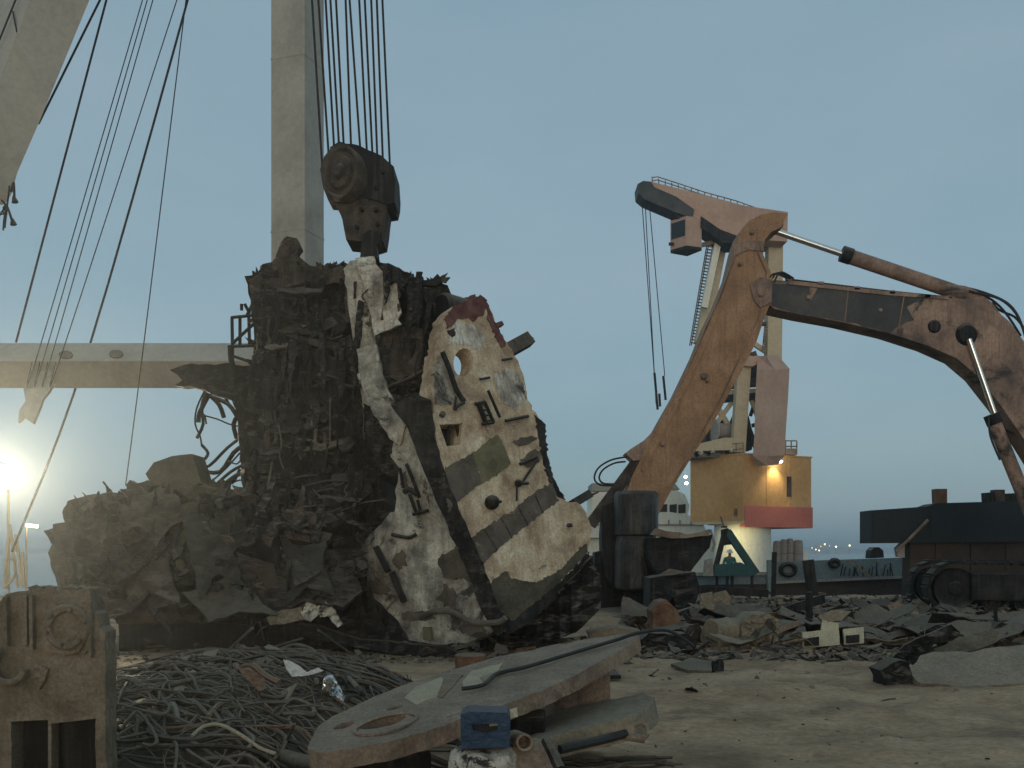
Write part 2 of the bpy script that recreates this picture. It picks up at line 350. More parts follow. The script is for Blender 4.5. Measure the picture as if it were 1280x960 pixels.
for k, (px, py, r, mm, lb) in enumerate(((1020, 687, 1.5, 'town_b', 'leftmost warm light of the far town'), (1026, 683, 2.0, 'town_c', 'reddish light low in the far town cluster'), (1031, 680.5, 2.2, 'town_a', 'orange light topmost of the far town cluster'),
        (1024, 688, 1.8, 'town_b', 'yellow light lowest of the far town cluster'), (1045, 683.5, 2.3, 'town_b', 'single yellow light middle of the far town'), (1062, 682, 2.3, 'town_b', 'single bright yellow light rightmost of the far town'),
        (1037, 682, 1.3, 'town_c', 'small pink light right beside the orange cluster'), (1015, 685, 1.2, 'town_a', 'faint small orange light at the left town edge'))):
    Y = 2580; p = P(px, py, Y); t = thing('harbour_light', lb, 'light', (p.x, Y, -2.2), 'lights of the far town')
    bm = NB(); bmesh.ops.create_icosphere(bm, subdivisions=2, radius=r * Y / F * .5, matrix=Matrix.Translation(p)); obj('lamp', bm, M[mm], t, True)
    bm = NB(); tube(bm, [(p.x, Y, -2.2), (p.x, Y, p.z)], .4, 6); obj('mast', bm, M['shore'], t)

# ------------------------------------------------------------------ white crane frame, top left
t = thing('crane_frame', 'white steel box frame of a lifting crane behind the hanging wreck', 'crane', (P(362, 690, 26).x, 26, 0))
def boxbeam(a, b, s, roll, bev=.03):
    a, b = Vector(a), Vector(b); d = (b - a); rot = d.to_track_quat('Z', 'Y').to_matrix() @ Matrix.Rotation(R(roll), 3, 'Z')
    return box(NB(), (a + b) / 2, (s[0], s[1], d.length), rot, bev)
cx = P(363, 690, 26).x
bm = NB(); box(bm, (cx, 26.9, 13), (1.02, 1.02, 26), Matrix.Rotation(R(-19), 3, 'Z'), .03); obj('column', bm, M['white'], t)
for z in (10.2, 14.8):
    bm = NB(); box(bm, (cx, 26.9, z), (1.035, 1.035, .05), Matrix.Rotation(R(-19), 3, 'Z')); obj('weld_band', bm, M['white'], t)
bm = boxbeam(P(-900, 457, 26.5), P(350, 457, 26.5), (.86, .86), 44); obj('crossbeam', bm, M['white'], t)
pl = vplane(24.6)
bm = NB(); a = P(60, -20, 27); d = Vector((-.40, 0, -.9)).normalized()
# tapering diagonal: two faces
prof = [(-20, -40, 128), (8, 0, 112), (-62, 160, 46), (-95, 245, 14), (-125, 262, -4)]
def diag():
    bm = NB(); rings = []
    for xl, y, xr in ((12, -80, 146), (-10, -20, 120), (-72, 155, 48), (-88, 215, 22), (-95, 243, 14), (-98, 256, 6)):
        mid = xl + (xr - xl) * .42
        rings.append([P(xl, y, 25.6), P(mid, y, 24.6), P(xr, y, 25.1), P(xr - (mid - xl), y, 26.4)])
    V = [[bm.verts.new(p) for p in r] for r in rings]
    for r0, r1 in zip(V, V[1:]):
        for j in range(4): bm.faces.new((r0[j], r0[(j + 1) % 4], r1[(j + 1) % 4], r1[j]))
    bm.faces.new(V[0][::-1]); bm.faces.new(V[-1]); return bm
obj('diagonal_leg', diag(), M['white'], t)
bm = NB(); tube(bm, [P(21, -4, 24.7), P(-4, 58, 24.7)], .022, 6); tube(bm, [P(16, 14, 24.7), P(21, 40, 24.6)], .018, 6); obj('handrail', bm, M['rope'], t)
# torn bracket hanging under the crossbeam
bm = sheet([(38, 470), (62, 462), (66, 480), (55, 500), (48, 515), (42, 530), (30, 522), (22, 528), (24, 512), (32, 500), (30, 485)], vplane(26.0), .12, 8, crumple(.05, 14, 3), jag=2, seed=3)
obj('bracket', bm, M['white'], t)
# grime stain plates on crossbeam: shallow doubler
for (x, y) in ((82, 443), (145, 442), (180, 446)):
    bm = sheet(ell(x, y, 9, 5, 10), (P(x, y, 26.05), Vector((0, -.7, .7)).normalized()), .03); obj('doubler_plate', bm, M['primer'], t)
# cable sockets under the diagonal leg
for k, (pts, s, lb) in enumerate(((((14, 240), (17, 228), (18, 248)), (18, 251), 'upper frayed rope end with cone socket under the diagonal leg'), (((8, 256), (12, 266), (15, 276)), (16, 279), 'lower frayed rope end with cone socket under the diagonal leg'))):
    tt = thing('rope_socket', lb, 'rope end', P(*s, 24.9), 'rope ends hanging from the diagonal leg')
    bm = NB(); tube(bm, bez([P(x, y, 24.9) for x, y in pts], 4), .03, 6); obj('rope', bm, M['rope'], tt)
    bm = NB(); tube(bm, [P(s[0] - 1, s[1] - 6, 24.9), P(s[0] + 1, s[1] + 2, 24.9)], .03, 8, r2=.085); obj('socket', bm, M['black'], tt)
tt = thing('rope_knot', 'knotted rope strands dangling below the tip of the diagonal leg', 'rope end', P(6, 262, 24.9))
bm = NB()
for pts in (((2, 250), (8, 258), (3, 264), (9, 268)), ((10, 254), (4, 260), (8, 266), (0, 268)), ((12, 232), (10, 250), (6, 285)), ((7, 262), (5, 275), (4, 288)), ((5, 262), (0, 268), (-4, 280))):
    tube(bm, bez([P(x, y, 24.9) for x, y in pts], 4), .022, 5)
obj('rope', bm, M['rope'], tt)
# stay ropes
for pts, Y, r, lb in (
    (((133, 0), (20, 428)), 26.2, .035, 'thick dark stay rope running down to the left crossbeam end'),
    (((125, 0), (48, 155)), 25.6, .035, 'thick dark rope close along the edge of the diagonal leg'),
    (((178, 0), (48, 440), (40, 452)), 25.9, .017, 'thin grey rope leftmost of four above the crossbeam'),
    (((184, 0), (57, 440), (50, 452)), 25.9, .017, 'thin grey rope second of four above the crossbeam'),
    (((191, 0), (66, 440), (60, 452)), 25.9, .017, 'thin grey rope third of four above the crossbeam'),
    (((221, 0), (78, 440), (70, 452)), 25.9, .017, 'thin grey rope rightmost of four above the crossbeam'),
    (((234, 0), (112, 432), (15, 690)), 28.2, .04, 'thick dark rope passing behind the crossbeam to the lamp mast'),
    (((230, 20), (180, 428), (157, 607)), 24.8, .018, 'thin rope dropping past the crossbeam onto the scrap heap'),
    (((36, -40), (-2, 52)), 25.2, .035, 'short dark rope left of the diagonal leg')):
    p = [P(x, y, Y) for x, y in pts]; dd = (p[0] - p[1]); p[0] = p[0] + dd * .25; pp = bez(p, 6)
    bm = NB(); tube(bm, pp, r * .78, 6); rebase(tag(obj('stay_rope', bm, M['rope']), lb, 'rope', 'stay ropes of the crane'))

# ------------------------------------------------------------------ hook block and hoist ropes
HB = 20.2; KD = .86
tops = [390, 398, 407, 413, 420, 432, 437, 449, 456, 464, 471, 478]
bots = [(403, 205), (411, 190), (418, 185), (424, 180), (430, 182), (439, 182), (451, 190), (459, 192), (466, 196), (472, 200), (479, 205), (488, 215)]
for k, (a, b) in enumerate(zip(tops, bots)):
    Y = HB + .25 + .06 * (k % 3); p0 = P(a, 0, Y); p1 = P(b[0], b[1] + 6, Y)
    bm = NB(); tube(bm, [p0 + (p0 - p1) * .4, p0, p1], .021, 6)
    lb = 'outermost left hoist rope of the hook block' if k == 0 else 'outermost right hoist rope of the hook block' if k == 11 else ('second', 'third', 'fourth', 'fifth', 'sixth', 'seventh', 'eighth', 'ninth', 'tenth', 'eleventh')[k - 1] + ' hoist rope from the left above the hook block'
    rebase(tag(obj('hoist_rope', bm, M['rope']), lb, 'rope', 'hoist ropes of the hook block'))
t = thing('hook_block', 'heavy rusty dark hook block hanging on many ropes above the wreck', 'hook block', P(455, 300, HB))
bp = vplane(HB)
bm = sheet([(412, 184), (424, 177), (442, 180), (478, 195), (492, 208), (494, 232), (491, 254), (482, 256), (470, 250), (440, 245), (425, 232), (415, 215)], vplane(HB + .05), .9, 8, crumple(.025, 20, 1, .2), jag=.8, seed=1); obj('housing', bm, M['black'], t, True)
bm = NB(); c = P(426, 216, HB - .05)
ax = Vector((-.45, -1, .1))
lathe(bm, [(k1 * .86, k2) for k1, k2 in [(0, -.12), (.09, -.12), (.13, -.05), (.25, -.05), (.28, .02), (.34, .03), (.385, -.03), (.42, -.03), (.44, .04), (.44, .4), (0, .4)]], c, -ax, 26)
bm2 = bm
for v in bm.verts: v.co.z = c.z + (v.co.z - c.z) * 1.30
obj('sheave_cheek', bm, M['brown'], t, True)
bm = sheet([(400, 212), (405, 196), (414, 184), (424, 178), (436, 181), (446, 195), (448, 222), (440, 245), (424, 251), (410, 250), (404, 235)], vplane(HB + .02), .5, 8, crumple(.02, 15, 2, .2)); obj('cheek_plate', bm, M['brown'], t, True)
bm = sheet([(417, 250), (440, 246), (484, 250), (482, 270), (478, 300), (465, 304), (455, 302), (433, 300), (428, 275)], vplane(HB + .08), .7, 7, crumple(.03, 18, 4, .2), jag=.8); obj('lower_body', bm, M['brown'], t, True)
bm = sheet([(455, 292), (462, 287), (476, 290), (474, 303), (470, 306), (472, 322), (450, 322), (452, 305)], vplane(HB), .3, 6, None, jag=.5); obj('hook_shank', bm, M['black'], t)
bm = sheet([(483, 225), (494, 222), (493, 252), (484, 256)], vplane(HB - .03), .6); obj('side_plate', bm, M['black'], t)
for (x, y) in ((452, 262), (470, 262), (446, 284), (472, 280), (478, 215), (470, 235)):
    bm = NB(); lathe(bm, [(0, -.04), (.035, -.04), (.04, 0), (.04, .15)], P(x, y, HB + .04), (0, 1, 0), 8); obj('bolt', bm, M['black'], t)

# ------------------------------------------------------------------ the hanging wreck
W = thing('ship_wreck', 'huge torn ship hull section hanging from the hook with a cream bulkhead', 'wreck', (P(520, 690, 20).x, 20.3, 0))
def wpart(name, poly, Y, thick, m, cell=7, amp=.06, sc=22, jag=1.5, seed=0, holes=(), smooth=False, fold=.5, step=9):
    pl_ = Y if isinstance(Y, tuple) else vplane(Y)
    return obj(name, sheet(poly, pl_, thick, cell, (torn(amp, sc, seed) if m in ('char', 'black', 'brown') else crumple(amp, sc, seed, fold)) if amp else None, holes, jag, step, seed), M[m], W, smooth)
wpart('hull_block', [(312, 352), (335, 338), (350, 332), (395, 336), (430, 334), (470, 336), (500, 338), (515, 346), (526, 362), (530, 400), (538, 430), (535, 450), (540, 500), (545, 560), (520, 580), (480, 600), (492, 650), (445, 690), (440, 730), (330, 735), (305, 640), (304, 560), (306, 500), (314, 470), (320, 420)], 21.1, 3.6, 'char', 6, .38, 60, 3, 1, fold=.55)
wpart('horn_plate', [(322, 352), (336, 338), (345, 322), (352, 302), (359, 296), (371, 297), (376, 310), (372, 318), (384, 330), (398, 340), (380, 356), (345, 362)], 20.7, .25, 'brown', 6, .06, 20, 1.6, 2)
wpart('rim_plate', [(311, 351), (330, 340), (352, 345), (390, 338), (432, 336), (436, 360), (420, 356), (380, 362), (345, 360), (330, 385), (318, 380)], 20.75, .3, 'brown', 6, .10, 22, 2, 3)
wpart('side_shell', [(314, 372), (340, 360), (400, 366), (432, 362), (442, 430), (444, 500), (420, 520), (380, 505), (330, 520), (306, 510), (318, 460), (320, 420)], 20.75, .3, 'char', 6, .16, 34, 3, 4)
wpart('torn_shelf', [(346, 414), (370, 405), (410, 398), (440, 390), (444, 402), (410, 412), (375, 420)], 20.4, .12, 'brown', 6, .05, 18, 1.5, 5)
wpart('torn_shelf', [(350, 416), (385, 422), (440, 432), (444, 437), (420, 437), (380, 430)], 20.42, .10, 'brown', 6, .03, 18, 1, 6)
wpart('torn_plate', [(328, 520), (380, 508), (430, 520), (446, 560), (420, 610), (360, 600), (318, 590), (308, 540)], 20.65, .2, 'black', 7, .2, 30, 3, 7)
wpart('torn_plate', [(310, 590), (360, 600), (420, 610), (445, 640), (440, 690), (400, 720), (350, 690), (306, 640)], 20.6, .2, 'black', 7, .2, 26, 3, 8)
wpart('torn_plate', [(414, 610), (440, 598), (462, 602), (466, 615), (440, 632), (420, 640), (408, 628)], 20.35, .06, 'char', 6, .04, 20, 1.5, 9)
wpart('grey_plate', [(430, 336), (437, 326), (450, 324), (458, 350), (466, 390), (472, 420), (470, 436), (450, 446), (442, 430), (436, 390)], 20.3, .12, 'palelow', 5, .06, 22, 1.2, 10)
wpart('pale_plate', [(444, 323), (468, 320), (470, 330), (478, 340), (480, 370), (476, 400), (496, 398), (502, 406), (478, 414), (468, 420), (464, 396), (456, 360), (449, 340)], 20.1, .10, 'pale', 5, .10, 16, 1, 11)
wpart('pale_plate', [(480, 340), (490, 338), (496, 350), (497, 372), (502, 390), (495, 402), (480, 402), (476, 376)], 20.2, .10, 'pale', 5, .08, 14, 1, 12)
wpart('fold_plate', [(470, 334), (482, 330), (500, 336), (510, 352), (504, 360), (494, 352), (486, 356), (478, 350)], 20.15, .15, 'char', 5, .06, 14, 1.4, 13)
wpart('dark_panel', [(470, 418), (505, 408), (528, 412), (534, 450), (530, 468), (500, 478), (470, 470), (462, 440)], 20.45, .15, 'brown', 6, .08, 24, 2, 14)
wpart('pale_strip', [(447, 452), (456, 448), (462, 462), (464, 500), (480, 524), (496, 545), (500, 575), (488, 560), (470, 535), (454, 508), (449, 480)], 20.35, .1, 'palelow', 5, .06, 12, 1, 15)
wpart('grey_plate', [(446, 436), (470, 430), (476, 456), (484, 486), (498, 514), (508, 530), (500, 556), (488, 548), (472, 526), (458, 500), (450, 470)], (P(475, 490, 19.85), Vector((-.1, -1, .05)).normalized()), .12, 'palelow', 5, .07, 14, 1.6, 28)
wpart('edge_lump', [(496, 352), (510, 345), (524, 350), (540, 352), (560, 358), (566, 372), (566, 396), (556, 420), (552, 436), (543, 425), (536, 410), (526, 396), (510, 380)], 20.9, .9, 'black', 5, .14, 22, 2, 16)
wpart('engine_face', [(470, 470), (500, 478), (530, 466), (545, 484), (548, 520), (538, 550), (512, 540), (496, 520), (480, 520), (466, 510)], 20.35, .4, 'black', 5, .18, 16, 2, 17)
wpart('rubble_mass', [(455, 505), (480, 512), (500, 505), (512, 540), (520, 570), (500, 600), (478, 590), (462, 560)], 20.1, .4, 'char', 5, .14, 14, 2, 18)
wpart('lug', [(519, 347), (523, 343), (529, 346), (529, 354), (521, 356)], 20.7, .12, 'black', None, 0, 1, 0)
wpart('lug', [(540, 349), (547, 342), (553, 350), (546, 357), (524, 356), (524, 351)], 20.7, .12, 'black', None, 0, 1, 0)
# drum on the right shoulder
bm = NB(); lathe(bm, [(0, 0), (.34, 0), (.39, .05), (.39, .5), (.43, .52), (.43, .6), (.38, .66), (0, .66)], P(548, 392, 20.6), (.75, .55, -.1), 20); obj('drum', bm, M['black'], W, True)
# short bright pipe
bm = NB(); tube(bm, [P(449, 472, 20.1), P(473, 463, 20.0)], .075, 10); obj('pipe_stub', bm, M['whitepatch'], W, True)
bm = NB(); tube(bm, bez([P(x, y, 20.1) for x, y in ((470, 500), (485, 484), (505, 476), (528, 464))], 4), .03, 6); obj('pipe', bm, M['brown'], W)

# the V-shaped lower part: sooty white face (turned left) and cream bulkhead (turned right)
CR = plane3(P(560, 440, 19.7), P(625, 790, 19.2), P(735, 660, 21.3))
WL = plane3(P(510, 530, 19.8), P(612, 785, 19.15), P(445, 700, 20.5))
wpart('white_face', [(499, 528), (507, 524), (520, 558), (545, 615), (572, 680), (592, 728), (618, 790), (585, 803), (545, 806), (512, 800), (497, 776), (478, 756), (452, 735), (436, 700), (440, 686), (470, 662), (480, 650), (487, 640), (495, 640), (494, 612), (500, 585), (488, 570)], WL, .5, 'palelow', 6, .04, 30, 1.6, 20)
wpart('cream_bulkhead', [(540, 478), (546, 440), (556, 396), (566, 384), (578, 380), (592, 370), (605, 372), (611, 384), (620, 408), (640, 438), (655, 470), (662, 508), (674, 524), (680, 530), (682, 560), (691, 598), (706, 624), (724, 628), (733, 645), (739, 660), (735, 688), (700, 728), (668, 760), (632, 790), (612, 740), (585, 670), (560, 610), (546, 560), (541, 520)],
      CR, .34, 'cream', 5, .035, 34, 2.6, 21, step=5, holes=[ell(579, 453, 12, 17.5, 18, .12), [(549, 531), (578, 529), (575, 556), (558, 558)]])
wpart('corner_beam', [(488, 505), (520, 492), (538, 500), (544, 545), (556, 590), (578, 645), (604, 705), (622, 755), (634, 786), (622, 796), (604, 770), (584, 715), (556, 650), (526, 580), (508, 530)], (Vector((0, 19.1 * KD, 0)), Vector((.05, -1, .0)).normalized()), .5, 'char', 6, .06, 18, 1.4, 22)
def cr(name, poly, m, proud=.02, thick=.02, cell=None, amp=0, jag=.8, seed=0):
    pl_ = (CR[0] + CR[1] * (.002 + proud * .5), CR[1]); fb_ = crumple(.035, 34, 21); fe = crumple(amp, 10, seed) if amp else (lambda x, y: 0)
    return obj(name, sheet(poly, pl_, thick, cell or 6, lambda x, y: fb_(x, y) + fe(x, y), (), max(jag, 1.0) * 2.2 if jag else 0, 3.2, seed), M[m], W)
cr('grey_patch', [(556, 585), (592, 566), (603, 603), (575, 625), (561, 640), (556, 612)], 'primer', seed=1)
cr('green_patch', [(592, 566), (612, 548), (624, 545), (632, 562), (638, 580), (620, 594), (602, 605)], 'green', .026, seed=2)
cr('grey_band', [(583, 678), (600, 664), (640, 638), (672, 612), (690, 604), (698, 626), (660, 655), (625, 684), (605, 704), (596, 700)], 'primer', .03, seed=3)
for k in range(4):
    t_ = (k + 1) / 5; x0, y0, x1, y1 = 583 + t_ * 107, 676 - t_ * 70, 601 + t_ * 97, 704 - t_ * 78
    cr('seam', [(x0, y0), (x0 + 1.2, y0), (x1 + 1.2, y1), (x1, y1)], 'black', .034, jag=0)
cr('stain_plate', [(604, 735), (622, 722), (632, 712), (640, 724), (668, 728), (700, 712), (732, 678), (735, 690), (700, 728), (668, 760), (632, 788), (622, 765)], 'olive', .006, seed=4)
cr('dark_chine', [(618, 758), (640, 776), (700, 728), (737, 690), (739, 700), (704, 742), (660, 780), (634, 794)], 'char', .012, seed=5)
cr('red_edge', [(566, 384), (578, 379), (592, 369), (605, 371), (611, 384), (604, 392), (594, 402), (586, 396), (572, 400), (560, 410), (556, 398)], 'maroon', .03, .05, 5, .02, 1.2, 6)
cr('red_edge', [(609, 384), (613, 388), (622, 410), (634, 432), (628, 434), (616, 414), (610, 398)], 'maroon', .035, .05, seed=7)
cr('dark_edge', [(668, 520), (682, 530), (684, 562), (692, 598), (706, 624), (698, 622), (686, 600), (676, 566), (672, 540)], 'char', .03, .06, seed=8)
cr('dark_edge', [(640, 552), (662, 545), (672, 548), (668, 552), (650, 558)], 'primer', .03, seed=9); cr('dark_edge', [(650, 575), (668, 562), (678, 566), (676, 576), (660, 584)], 'primer', .03, seed=10)
cr('weathered_patch', [(618, 470), (636, 458), (652, 470), (658, 500), (645, 512), (630, 505), (620, 490)], 'pale', .012, seed=11)
cr('weathered_patch', [(566, 402), (590, 404), (606, 420), (600, 440), (586, 432), (570, 428), (560, 430)], 'pale', .010, seed=12)
cr('grey_fin', [(548, 444), (554, 442), (568, 480), (570, 500), (560, 506), (544, 505), (543, 470)], 'palelow', .02, .08, 6, .02, 1, 13)
cr('hole_lining', [(560, 414), (567, 410), (570, 420), (564, 424)], 'char', .02, seed=14)
# recess behind the square opening
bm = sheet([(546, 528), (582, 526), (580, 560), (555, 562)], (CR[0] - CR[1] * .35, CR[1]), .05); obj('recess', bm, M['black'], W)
for a, b in (((562, 530), (560, 556)), ((570, 529), (575, 552))):
    bm = NB(); q = (CR[0] - CR[1] * .1, CR[1]); tube(bm, [PP(*a, q), PP(*b, q)], .035, 6); obj('stiffener', bm, M['char'], W)
q = (CR[0] + CR[1] * .10, CR[1])
def rod(pts, r, m='black', n=6, name='stiffener', qq=None):
    bm = NB(); tube(bm, bez([PP(x, y, qq or q) for x, y in pts], 3), r, n); return obj(name, bm, M[m], W)
rod(((553, 440), (562, 462), (570, 486), (580, 502)), .05); rod(((580, 503), (571, 508), (569, 512)), .03); rod(((568, 512), (570, 496)), .025)
rod(((610, 488), (625, 522)), .03); rod(((598, 505), (608, 530)), .05); rod(((606, 503), (617, 528)), .035); rod(((594, 505), (606, 502)), .03); rod(((603, 530), (617, 528)), .03)
for k in range(4): rod(((599 + k * 3.2, 507 + k * 6.5), (607 + k * 3.0, 505 + k * 6.5)), .02)
rod(((600, 474), (612, 472)), .025); rod(((628, 450), (640, 448)), .025); rod(((632, 526), (660, 520)), .03); rod(((650, 580), (671, 571)), .03)
rod(((652, 604), (672, 574)), .025); rod(((645, 604), (660, 604)), .03); rod(((646, 606), (646, 626)), .02); rod(((612, 628), (626, 627)), .03)
rod(((554, 516), (552, 520)), .05, 'brown'); rod(((712, 655), (712, 658)), .06, 'brown')
bm = NB(); bmesh.ops.create_icosphere(bm, subdivisions=2, radius=.13, matrix=Matrix.Translation(PP(615, 628, q))); obj('knob', bm, M['black'], W, True)
bm = NB(); bmesh.ops.create_icosphere(bm, subdivisions=2, radius=.07, matrix=Matrix.Translation(PP(648, 604, q))); obj('knob', bm, M['black'], W, True)
# beam stubs sticking out of the right edge
bm = NB(); q2 = (CR[0] - CR[1] * .2, CR[1]); beam(bm, PP(632, 440, q2), PP(661, 424, q2), .24, .2); tube(bm, [PP(658, 426, q2), PP(666, 423, q2)], .03, 5); obj('beam_stub', bm, M['brown'], W)
bm = NB(); beam(bm, PP(618, 408, q2), PP(627, 405, q2), .08, .1); obj('beam_stub', bm, M['maroon'], W)
bm = NB(); beam(bm, PP(716, 630, q2), PP(736, 618, q2), .16, .16); tube(bm, [PP(730, 622, q2), PP(748, 615, q2)], .04, 5, r2=.015); obj('beam_stub', bm, M['black'], W)
# white face fittings
q3 = (WL[0] + WL[1] * .1, WL[1])
for pts, r in ((((508, 580), (518, 605), (524, 622)), .035), (((500, 585), (504, 610)), .03), (((505, 615), (512, 612), (522, 618)), .05), (((512, 618), (520, 640)), .035), (((516, 643), (535, 638)), .03), (((522, 625), (526, 642)), .03), (((490, 668), (510, 672), (520, 668)), .035)):
    rod(pts, r, 'char', qq=q3)
for a, b in (((470, 684), (485, 714)), ((490, 716), (505, 752)), ((438, 694), (452, 748))):
    bm = NB(); beam(bm, PP(*a, q3), PP(*b, q3), .10, .14); obj('stiffener', bm, M['black'], W)
bm = sheet([(546, 700), (575, 682), (598, 730), (575, 722), (556, 722)], (WL[0] + WL[1] * .07, WL[1]), .1, 6, crumple(.03, 14, 3), jag=3, step=4); obj('burnt_patch', bm, M['primer'], W)
for k, (gx, gy, gw, gh) in enumerate(((470, 735, 22, 12), (520, 770, 30, 10), (560, 745, 16, 20), (500, 700, 12, 16), (452, 706, 12, 18), (585, 785, 18, 10), (505, 600, 7, 14))):
    pa = [(gx + gw * math.cos(a) * (.7 + .5 * nz3(a * 1.5, k)), gy + gh * math.sin(a) * (.7 + .5 * nz3(a * 1.5, k, 4))) for a in [i * .42 for i in range(15)]]
    bm = sheet(pa, (WL[0] + WL[1] * .012, WL[1]), .02, 5, crumple(.04, 30, 20), (), 3, 4, k); obj('soot_crust', bm, M['primer'], W)
bm = sheet([(528, 784), (538, 784), (539, 800), (529, 800)], (WL[0] + WL[1] * .09, WL[1]), .06); obj('yellow_tag', bm, M['green'], W)
rod(((525, 772), (545, 764), (568, 766), (590, 778), (622, 778), (632, 772)), .05, 'primer', 8, 'bent_pipe', (WL[0] + WL[1] * .18, WL[1]))
# dark foot of the wreck
wpart('crushed_foot', [(598, 770), (622, 778), (640, 778), (700, 738), (738, 696), (752, 720), (750, 760), (720, 790), (660, 812), (600, 812)], 20.4, 1.4, 'black', 7, .18, 26, 2.5, 23)
wpart('crushed_foot', [(432, 690), (446, 740), (480, 760), (505, 790), (520, 812), (470, 816), (420, 800), (400, 740)], 20.3, 1.0, 'char', 7, .12, 26, 2, 24)
# bent railing on the left shoulder
bm = NB()
for a, b in (((290, 397), (291, 460)), ((300, 395), (300, 432)), ((311, 396), (312, 430)), ((289, 397), (318, 394)), ((290, 430), (318, 404)), ((289, 433), (318, 432)), ((306, 380), (312, 392)), ((302, 388), (302, 380)), ((291, 445), (312, 452)), ((308, 396), (318, 375))):
    tube(bm, [P(*a, 20.9), P(*b, 20.9)], .03, 6)
obj('bent_railing', bm, M['black'], W)
rod(((288, 432), (289, 450), (294, 464), (292, 472)), .05, 'char', 6, 'bent_railing', vplane(20.9))
# tongue of burnt plating resting over the crossbeam end
wpart('torn_tongue', [(214, 462), (240, 456), (285, 455), (316, 458), (322, 500), (300, 500), (278, 494), (262, 488), (240, 484), (218, 482), (228, 474)], 21.2, .3, 'char', 6, .08, 18, 2, 26)
wpart('torn_tongue', [(256, 486), (290, 486), (312, 500), (310, 560), (300, 520), (290, 500), (272, 496)], 21.1, .2, 'char', 6, .08, 14, 2, 27)
# torn cables at the left
cab = [((256, 488), (246, 510), (244, 530), (250, 545), (252, 556)), ((258, 490), (252, 508), (254, 530), (246, 548)), ((262, 492), (250, 515), (248, 528)), ((248, 524), (255, 518), (258, 530)), ((252, 556), (260, 566), (256, 574)),
       ((262, 494), (274, 506), (280, 522)), ((250, 518), (272, 524), (286, 530), (304, 534)), ((280, 494), (290, 512), (300, 524)), ((264, 496), (285, 505), (296, 520)), ((304, 520), (300, 540), (304, 560)),
       ((246, 585), (262, 582), (284, 560), (304, 545)), ((250, 588), (275, 590), (292, 566), (306, 556)), ((262, 604), (282, 586), (300, 566)), ((270, 606), (288, 590), (306, 580)), ((280, 606), (296, 594), (308, 590)), ((286, 606), (300, 600), (310, 604)), ((246, 585), (258, 596), (266, 606)), ((296, 548), (292, 530), (300, 516)), ((284, 575), (296, 580), (304, 570)), ((276, 600), (290, 604), (300, 586))]
for k, c in enumerate(cab):
    rod(c, .016 + .013 * (k % 3), 'black', 6, 'torn_cable', vplane(20.8 + .15 * (k % 4)))
# loose torn plates, ribs and pipes over the dark body
rw = random.Random(11)
for k in range(46):
    cx_, cy_ = rw.uniform(325, 440), rw.uniform(365, 700)
    if cy_ < 500 and k % 2: continue
    w_, h_ = rw.uniform(8, 30), rw.uniform(4, 16); a = rw.uniform(0, 3.14); n = rw.randint(4, 7)
    poly = [(cx_ + math.cos(2 * math.pi * j / n) * w_ * rw.uniform(.6, 1) * math.cos(a) - math.sin(2 * math.pi * j / n) * h_ * math.sin(a), cy_ + math.cos(2 * math.pi * j / n) * w_ * math.sin(a) * rw.uniform(.6, 1) + math.sin(2 * math.pi * j / n) * h_ * math.cos(a)) for j in range(n)]
    nn = Vector((rw.uniform(-.6, .6), -1, rw.uniform(-.3, .7))).normalized()
    obj('torn_plate', sheet(poly, (P(cx_, cy_, rw.uniform(20.25, 20.5)), nn), .04, 6, crumple(.05, 12, k), jag=1.2, seed=k), M[rw.choice(['char', 'char', 'black'])], W)
for k in range(34):
    x, y = rw.uniform(322, 445), rw.uniform(360, 700); a = rw.choice([rw.uniform(-.3, .3), rw.uniform(1.2, 1.9)]); l_ = rw.uniform(15, 60)
    pts = [(x, y), (x + math.cos(a) * l_ * .5 + rw.uniform(-4, 4), y + math.sin(a) * l_ * .5 + rw.uniform(-4, 4)), (x + math.cos(a) * l_, y + math.sin(a) * l_)]
    rod(pts, rw.uniform(.015, .035), rw.choice(['char', 'brown', 'black', 'cable']), 5, 'pipe', vplane(rw.uniform(20.2, 20.4)))
# ragged strips hanging from the torn edges, broken deck flanges and loose wires
def strip(x, y, w_, l_, Y, m, seed, lean=0.0):
    pa = [(x, y), (x + w_, y + rw.uniform(-3, 3)), (x + w_ * .9 + lean * l_ * .5, y + l_ * .5), (x + w_ * .7 + lean * l_, y + l_ * rw.uniform(.8, 1)), (x + w_ * .2 + lean * l_, y + l_), (x - w_ * .1 + lean * l_ * .5, y + l_ * .45)]
    nn = Vector((rw.uniform(-.7, .7), -1, rw.uniform(-.25, .25))).normalized()
    obj('hanging_strip', sheet(pa, (P(x, y, Y), nn), .03, 4, crumple(.05, 9, seed, .3), (), 1.6, 5, seed), M[m], W)
for k in range(96):
    x = rw.uniform(316, 540); top = rw.choice([345, 370, 420, 500, 540, 600]); y = top + rw.uniform(-12, 18)
    if x > 450 and y > 500: continue
    strip(x, y, rw.uniform(3, 11), rw.uniform(18, 75), rw.uniform(20.15, 20.45), rw.choice(['char', 'brown', 'black', 'char', 'primer' if k % 6 == 0 else 'black']), k, rw.uniform(-.15, .15))
